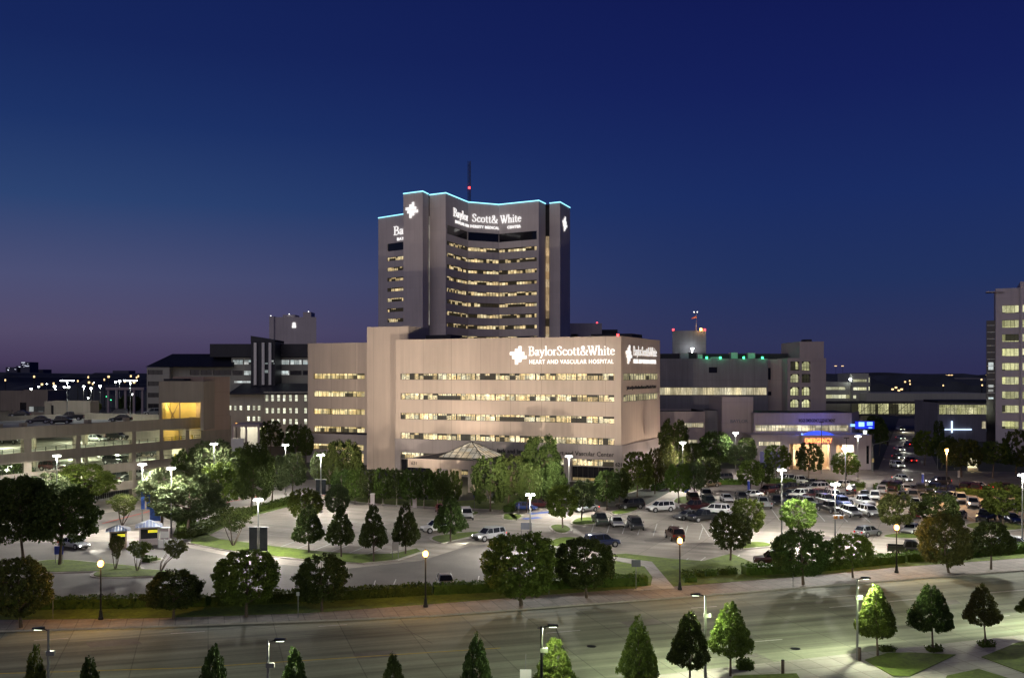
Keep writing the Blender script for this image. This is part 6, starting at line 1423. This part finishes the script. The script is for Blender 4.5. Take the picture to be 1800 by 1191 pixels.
for i, (a, b, lab) in enumerate(((-200, 362, 'long clipped hedge at the left front, left of the gap'), (371, 760, 'long clipped hedge from the gap to the middle orange lamp'), (763, 1142, 'long clipped hedge under the largest street tree'), (1313, 1592, 'long clipped hedge right of the lawn point'), (1596, 2100, 'long clipped hedge running off to the right edge'))):
    leaf_box('hedge', sub(hedge_line, a, b), 1.05, 1.5, lab, seed=i+3, group=HG, dens=110, size=.15)
for i, (px, py, wd) in enumerate(((1206, 1017, 10), (1228, 1015, 9), (1249, 1013, 9), (1270, 1011, 8), (1286, 1010, 8), (1213, 1024, 10))):
    p = g(px, py); leaf_box('bush', [p+Vector((-wd*.07, 0, 0)), p+Vector((wd*.07, .1, 0))], .6, 1.0, f'low round bush, {ORD[i]} from the left beside the orange lamp on the lawn', 'bush', seed=i+20, group='low bushes on the right lawn', dens=220)
DG = 'clipped hedges inside the grounds'
for i, (pl, h, lab) in enumerate((([(318, 938), (420, 910), (510, 884)], 1.0, 'diagonal clipped hedge beside the left drive'), ([(318, 948), (370, 932), (400, 918)], .9, 'short diagonal hedge nearer the booths'), ([(892, 900), (925, 884), (945, 872)], .9, 'clipped hedge by the hospital entrance walk'), ([(1263, 851), (1302, 851)], .9, 'short hedge below the clinic annex'), ([(1345, 848), (1440, 852), (1520, 857)], .9, 'hedge between lot and road, left of the gap'),
          ([(1536, 860), (1650, 866), (1800, 874), (1900, 880)], 1.0, 'hedge between lot and road, right of the gap'), ([(316, 926), (340, 922)], 1.3, 'dark block of hedge behind the tall lamp'), ([(256, 988), (270, 985)], .5, 'low planting beside the booth island'), ([(1150, 862), (1178, 852)], .9, 'low hedge at the foot of the side wall'), ([(590, 868), (640, 872)], .8, 'hedge under the left wing'))):
    leaf_box('hedge', [g(*p) for p in pl], h, 1.5, lab, seed=i+40, group=DG, dens=55, size=.17)
for i, (px, py, lab) in enumerate(((1310, 1178, 'tuft of ornamental grass on the near pavement'), (1560, 1146, 'flat shrub at the foot of the near tree with bright edge'), (1643, 1146, 'flat shrub at the foot of the near tree second from the right'), (1735, 1138, 'flat round shrub under the rusty near tree'))):
    p = g(px, py); leaf_box('shrub', [p+Vector((-.6, 0, 0)), p+Vector((.6, .1, 0))], .3 if i else .7, .8, lab, 'shrub', seed=i+60, dens=300, size=.12, mat='h')

# far wooded horizon
def woods(name, x0, x1, D, zt, seed, mat):
    rng = np.random.RandomState(seed); mb = MB(); n = 220; top = []
    for i in range(n+1):
        x = x0+(x1-x0)*i/n; top.append((x, zt + 3*math.sin(i*.31+seed) + 2*math.sin(i*.93) + rng.uniform(-1.3, 1.3)))
    for (xa_, za_), (xb_, zb_) in zip(top[:-1], top[1:]):
        mb.face([(xa_, D, -1), (xb_, D, -1), (xb_, D+5, zb_*.75), (xa_, D+5, za_*.75)]); mb.face([(xa_, D+5, za_*.75), (xb_, D+5, zb_*.75), (xb_, D+30, zb_), (xa_, D+30, za_)]); mb.face([(xa_, D+30, za_), (xb_, D+30, zb_), (xb_, D+260, zb_-1.5), (xa_, D+260, za_-1.5)])
    o = mb.build(name, mat); tag(o, kind='stuff'); return o
M_wood = plain('distant_trees_hazed', (.05, .06, .075), 1.0, noise=.4, nscale=.02)  # bluish distance haze put into the foliage colour
woods('far_woods', -3200, 3200, 2600, 23, 1, M_wood); woods('near_woods', -900, -220, 700, 15, 5, M_wood); woods('middle_woods', 230, 1300, 900, 17, 9, M_wood); woods('west_woods', -1600, -250, 1300, 20, 12, M_wood)
M_farb = plain('hazy_block', (.08, .085, .13), .9)
for i, (a, b, y, D, lab) in enumerate(((10, 30, 645, 3200, 'distant block, left of the lit-topped tower on the horizon'), (36, 52, 636, 3200, 'distant tower with lit top edge at far left horizon'), (28, 38, 643, 3250, 'distant block behind the lit-topped tower'), (62, 76, 649, 3300, 'faint distant block right of the lit-topped tower'), (198, 226, 651, 3300, 'faint distant wide block beyond the garage'))):
    e = empty('distant_building', at(a, D), 0, lab, 'building', 'distant blocks on the left horizon'); w = ex(b, D)-ex(a, D)
    simple_block(e, 0, w, 0, 60, 0, zat(y, D), M_farb)
    if i < 3:
        mb = MB()
        for k in range(7): u = random.uniform(.1, .85)*w; z = random.uniform(.72, .95)*zat(y, D); mb.box(u, u+2.2, -.5, -.2, z, z+1.6)
        if i == 1: mb.box(w*.1, w*.5, -.6, -.2, zat(y, D)-3, zat(y, D)-.6); mb.box(w*.55, w*.95, -.6, -.2, zat(y, D)-14, zat(y, D)-11.5)
        mb.build('lit_window', plain('far_lit_window', (1, 1, 1), .5, emit=(.8, .85, 1), estr=.8), e)
for i, (a, b, y0_, y1_, D, lab) in enumerate(((0, 84, 686, 712, 420, 'low dark flat-roofed building beyond the garage roof, left'), (190, 250, 685, 706, 480, 'pale pergola-like frame building beyond the garage roof'), (1670, 1735, 664, 690, 1000, 'dim block in the woods left of the white tower'))):
    e = empty('low_building', at(a, D), 0, lab, 'building'); w = ex(b, D)-ex(a, D); zt = zat(y0_, D)
    if i == 1:
        for k in range(5): mb = MB(); mb.box(w*k/4-.5, w*k/4+.5, 0, 1, 0, zt); mb.build('column', M_er, e)
        mb = MB(); mb.box(-1, w+1, -.5, 4, zt, zt+1.2); mb.build('beam', M_er, e)
    else: simple_block(e, 0, w, 0, 20, 0, zt, M_erdark if i else M_garage, [(w*.42, w*.55, zt*.2, zt*.7), (w*.6, w*.95, zt*.2, zt*.6)]); window(e, (0, 0), X, FR, w*.42, w*.55, zt*.2, zt*.7, .35, M_dglass, 3); window(e, (0, 0), X, FR, w*.6, w*.95, zt*.2, zt*.6, .35, M_wincool if not i else M_dglass, 3)

# ================================================================== SMALL THINGS
def booth(px, py, w, hroof, label, brick=False):
    p = g(px, py, .1); e = empty('guard_booth', p, R(20), label, 'guard booth', 'guard booths at the left drive')
    wl_ = M_brown if brick else M_er; h = hroof
    mb = MB(); mb.box(-w/2, w/2, -w/2, w/2, 0, .9)
    for sx_ in (-1, 1):
        for sy_ in (-1, 1): mb.box(sx_*w/2-(.2 if sx_ > 0 else 0), sx_*w/2+(.2 if sx_ < 0 else 0), sy_*w/2-(.2 if sy_ > 0 else 0), sy_*w/2+(.2 if sy_ < 0 else 0), .9, h)
    mb.box(-w/2, w/2, -w/2, w/2, h, h+.25); mb.build('walls', wl_, e)
    mb = MB(); mb.box(-w/2+.1, w/2-.1, -w/2+.1, w/2-.1, .9, h); mb.build('window', M_dglass, e)
    mb = MB(); mb.box(-w*.05, w*.42, -w/2+.02, -w/2+.09, h-.55, h-.2); mb.build('yellow_notice', plain('yellow_lit_notice', (.9, .8, .05), .5, emit=(1, .9, .05), estr=.55), e)
    o_ = w/2+.5; z = h+.25; ap = (0, 0, z+w*.33); c = [(-o_, -o_, z), (o_, -o_, z), (o_, o_, z), (-o_, o_, z)]; mb = MB()
    for i in range(4): mb.face([c[i], c[(i+1) % 4], ap])
    mb.face(c[::-1]); rf = mb.build('roof', plain('standing_seam_blue', (.10, .13, .22), .4, .3), e)
    mb = MB()
    for i in range(4):
        a, b = Vector(c[i]), Vector(c[(i+1) % 4]); t = Vector(ap)
        for k in range(0, 9):
            f = k/8; s = a.lerp(b, f); m = a.lerp(b, .5); en = s + (t-m)*(1-abs(f-.5)*2); mb.tube(s, en, .035, n=4)
    mb.build('roof_seam', M_alum, rf)
    return e
booth(262, 955, 2.6, 2.3, 'larger guard booth with pale blue pyramid roof'); booth(208, 962, 2.15, 2.2, 'smaller brown guard booth with dark blue pyramid roof', True)
for px, py, h in ((262, 946, 2.2),): point('booth_light', g(px+4, py+4, 0) + Vector((0, -3, 3.2)), 160, (1, .95, .8), .2)
pc = empty('pay_cabinet', g(291, 955, .1), 0, 'pale cabinet with sign board right of the larger booth', 'cabinet'); mb = MB(); mb.box(-.5, .5, -.4, .4, 0, 2.2); mb.build('cabinet', M_er, pc); mb = MB(); mb.box(-.6, .6, -.46, -.41, .9, 1.8); mb.box(-.58, .58, -.45, .45, 2.2, 2.3); mb.build('face_panel', M_white, pc)
fc = empty('fence_section', g(299, 962, .1), 0, 'low white wall section by the booths', 'low wall'); mb = MB(); mb.box(-1.6, 1.6, -.1, .1, 0, 1.1); mb.build('panel', M_white, fc); mb = MB()
for k in range(5): mb.box(-1.6+k*.8-.05, -1.6+k*.8+.05, -.14, .14, 0, 1.2)
mb.build('post', M_alum, fc)
def sign(px, py, w, h, zc_, matf, label, pole=M_pole, back=None, group=None, thick=.05, two=False):
    p = g(px, py, .1); e = empty('sign', p, 0, label, 'sign', group); mb = MB()
    for x in ((-w/2+.08, w/2-.08) if two else (0,)): mb.tube((x, 0, 0), (x, 0, zc_+h/2), .04, n=8)
    mb.build('post', pole, e); mb = MB(); mb.box(-w/2, w/2, -.05-thick, -.05, zc_-h/2, zc_+h/2); mb.build('sign_panel', matf, e); return e
M_sblue = plain('blue_sign', (.03, .06, .40), .5); M_sgrey = plain('dark_grey_sign', (.10, .11, .14), .5)
sign(104, 990, 1.1, 1.0, 1.7, M_sblue, 'blue square sign beside the large dark tree', two=True)
sign(273, 932, 1.6, 2.2, 2.6, M_bblue, 'tall blue and white sign behind the larger booth', two=True)
sign(1118, 1037, 1.0, .75, 3.0, M_sgrey, 'grey sign back on a post at the path end')
sign(93, 1087, .28, .9, 2.4, M_er, 'narrow pale sign on a post, far left pavement'); sign(524, 1086, .3, .35, 2.4, M_alum, 'small sign on a thin post left of the dark street tree')
sign(965, 1045, .3, .35, 2.3, M_alum, 'small sign on a thin post by the largest tree'); sign(1394, 1032, .3, .35, 2.3, M_alum, 'small sign on a thin post left of the broad dark tree')
sign(695, 981, .9, 1.1, 1.6, M_white, 'white notice board on the strip by the curved drive', two=True)
sign(925, 938, 1.6, 1.0, 1.2, M_sgrey, 'dark sign board under the central white lamp', two=True)
sign(1207, 872, .9, .9, 1.2, M_sblue, 'small blue sign between the bright round trees')
sign(834, 893, .3, .4, 2.2, M_sblue, 'small parking sign before the entrance'); sign(912, 907, .3, .4, 2.0, M_sblue, 'accessible parking sign by the blue sedan')
for i, (px, py) in enumerate(((1316, 872), (1622, 858))):
    p = g(px, py, .05); e = empty('bollard', p, 0, ['blue column marker in the lot left of the crowded rows', 'blue column marker at the cross road hedge'][i], 'marker post'); mb = MB(); mb.tube((0, 0, 0), (0, 0, 3.0), .22, n=10); mb.build('column', plain('blue_marker', (.06, .10, .5), .5), e); mb = MB(); mb.tube((0, 0, 3.0), (0, 0, 3.15), .26, n=10); mb.build('cap', M_white, e)
nb = empty('notice_board', at(1709, 247), 0, 'tall lit notice board between dark trees by the cross road', 'sign'); mb = MB(); mb.box(-1.1, 1.1, -.15, .15, .6, zat(805, 247)); mb.build('panel', plain('lit_panel', (.8, .8, .7), .5, emit=(1, .93, .6), estr=.75), nb)
mb = MB()
for k in range(9): z = 1.2+k*(zat(805, 247)-1.8)/9; mb.box(-.8, .75, -.17, -.152, z, z+.12)
mb.build('panel_slats', M_er, nb); mb = MB(); mb.box(-1.3, 1.3, -.4, .4, 0, .6); mb.build('plinth', M_er, nb); point('board_light', at(1709, 245, .8), 90, (1, .8, .3), .2)
tg = empty('traffic_signal', at(1534, 243), 0, 'traffic signal mast arm at the corner of the side street', 'traffic signal')
mb = MB(); mb.tube((0, 0, 0), (0, 0, 7), .16, .12); mb.tube((0, 0, 6.6), (5.0, 3, 7.4), .09, .05); mb.build('mast_arm', M_pole, tg)
mb = MB(); mb.box(4.5, 4.9, 2.7, 2.95, 6.2, 7.2); sg = mb.build('signal_head', M_black, tg); mb = MB(); mb.box(-.2, .2, -.3, -.12, 2.4, 3.3); mb.build('control_box', M_yel, tg)
ts = empty('traffic_signal', at(1678, 249), 0, 'traffic signal with amber glow right of the orange road lamp', 'traffic signal'); mb = MB(); mb.tube((0, 0, 0), (0, 0, 4.6), .09); mb.tube((-.05, 0, 4.6), (1.5, 0, 7.8), .09); mb.build('post', M_pole, ts); mb = MB(); mb.box(-.25, .25, -.25, .05, 2.2, 3.8); sg = mb.build('signal_head', plain('amber_housing', (.5, .3, .03), .5), ts); mb = MB(); mb.tube((0, -.25, 3.4), (0, -.33, 3.4), .15, n=10); mb.tube((0, -.25, 2.6), (0, -.33, 2.6), .15, n=10); mb.build('signal_lens', M_lampo, sg)
sc_ = empty('direction_sign', at(1648, 250), 0, 'pole with small blue-grey signs by the side street', 'sign'); mb = MB(); mb.tube((0, 0, 0), (0, 0, 5.2), .07); mb.build('post', M_pole, sc_); mb = MB(); mb.box(-.8, .8, -.12, -.06, 3.9, 5.0); mb.build('sign_panel', M_sgrey, sc_)
sign(1685, 853, .5, 1.5, 2.5, M_alum, 'tall narrow sign back at the cross road')
up = empty('utility_pole', at(1418+70, 232), 0, 'dark slim pole before the amber bay', 'pole'); mb = MB(); mb.tube((0, 0, 0), (0, 0, 9), .1, .07); mb.build('pole', M_black, up); mb = MB(); mb.box(-.6, .6, -.1, .1, 8.9, 9.1); mb.build('cross_arm', M_black, up)
fp = empty('lamp_post', at(1444, 250-12), 0, 'unlit dark lamp post before the orange emergency sign', 'street lamp'); mb = MB(); mb.tube((0, 0, 0), (0, 0, 12.3), .13, .09); mb.build('pole', M_pole, fp); mb = MB(); mb.box(-.5, .5, -.25, .25, 12.3, 12.5); mb.build('lamp_head', M_black, fp)
# near pavement bollards, manholes
for i, (px, py) in enumerate(((1376, 1183), (1511, 1160))):
    e = empty('bollard', g(px, py, .13), 0, ['short brown bollard on the near kerb beside the grass tuft', 'short dark bollard at the foot of the thin pale pole'][i], 'bollard'); mb = MB(); mb.tube((0, 0, 0), (0, 0, 1.05), .13, n=12); mb.build('post', M_bark, e); mb = MB(); mb.tube((0, 0, 1.05), (0, 0, 1.12), .15, .1, 12); mb.build('cap', M_black, e)
for px, py, lab in ((1398, 1139, 'round iron manhole cover in the bright part of the street'), (1040, 1135, 'round iron manhole cover below the largest tree'), (952, 1103, 'small drain cover in the middle of the street')):
    p = g(px, py, .006); mb = MB(); n = 20; r = .42; mb.prism([(math.cos(i/n*6.283)*r, math.sin(i/n*6.283)*r) for i in range(n)], 0, .012); tag(mb.build('manhole_cover', M_black, None, loc=p), lab, 'manhole cover')
sn = empty('sign', g(924, 1222, .13), 0, 'white sign board at the bottom edge by the bright-tipped tree', 'sign'); mb = MB(); mb.tube((0, 0, 0), (0, 0, 3.1), .04); mb.build('post', M_pole, sn); D_ = sn.location.y; mb = MB(); mb.box(-.42, .42, -.1, -.05, zat(1200, D_)-.4, zat(1175, D_)-.13); mb.build('sign_panel', M_white, sn)
gs = empty('street_furniture_board', g(865, 884, .1), 0, 'white utility cabinet by the hospital entrance walk', 'cabinet'); mb = MB(); mb.box(-.5, .5, -.3, .3, .1, 1.7); mb.build('cabinet', M_white, gs); mb = MB(); mb.box(-.55, .55, -.35, .35, 0, .12); mb.build('plinth', M_kerb, gs)
for px, lab in ((655, 'left'), (729, 'right')):
    e = empty('gate_post', g(px, 892, .15), 0, f'pale square gate post, {lab} one under the row of clipped trees', 'gate post'); mb = MB(); mb.box(-.35, .35, -.35, .35, 0, 2.4); mb.build('post', M_er, e); mb = MB(); mb.box(-.42, .42, -.42, .42, 2.4, 2.55); mb.build('cap', M_kerb, e)
# garage-foot fence
gf = empty('iron_fence', g(160, 882, .05), R(62), 'pale picket fence at the foot of the garage', 'fence'); mb = MB()
for k in range(34): mb.box(k*.5-.03, k*.5+.03, -.03, .03, 0, 1.5)
mb.box(0, 16.5, -.02, .02, 1.3, 1.36); mb.box(0, 16.5, -.02, .02, .2, .26); mb.build('pickets', M_alum, gf)
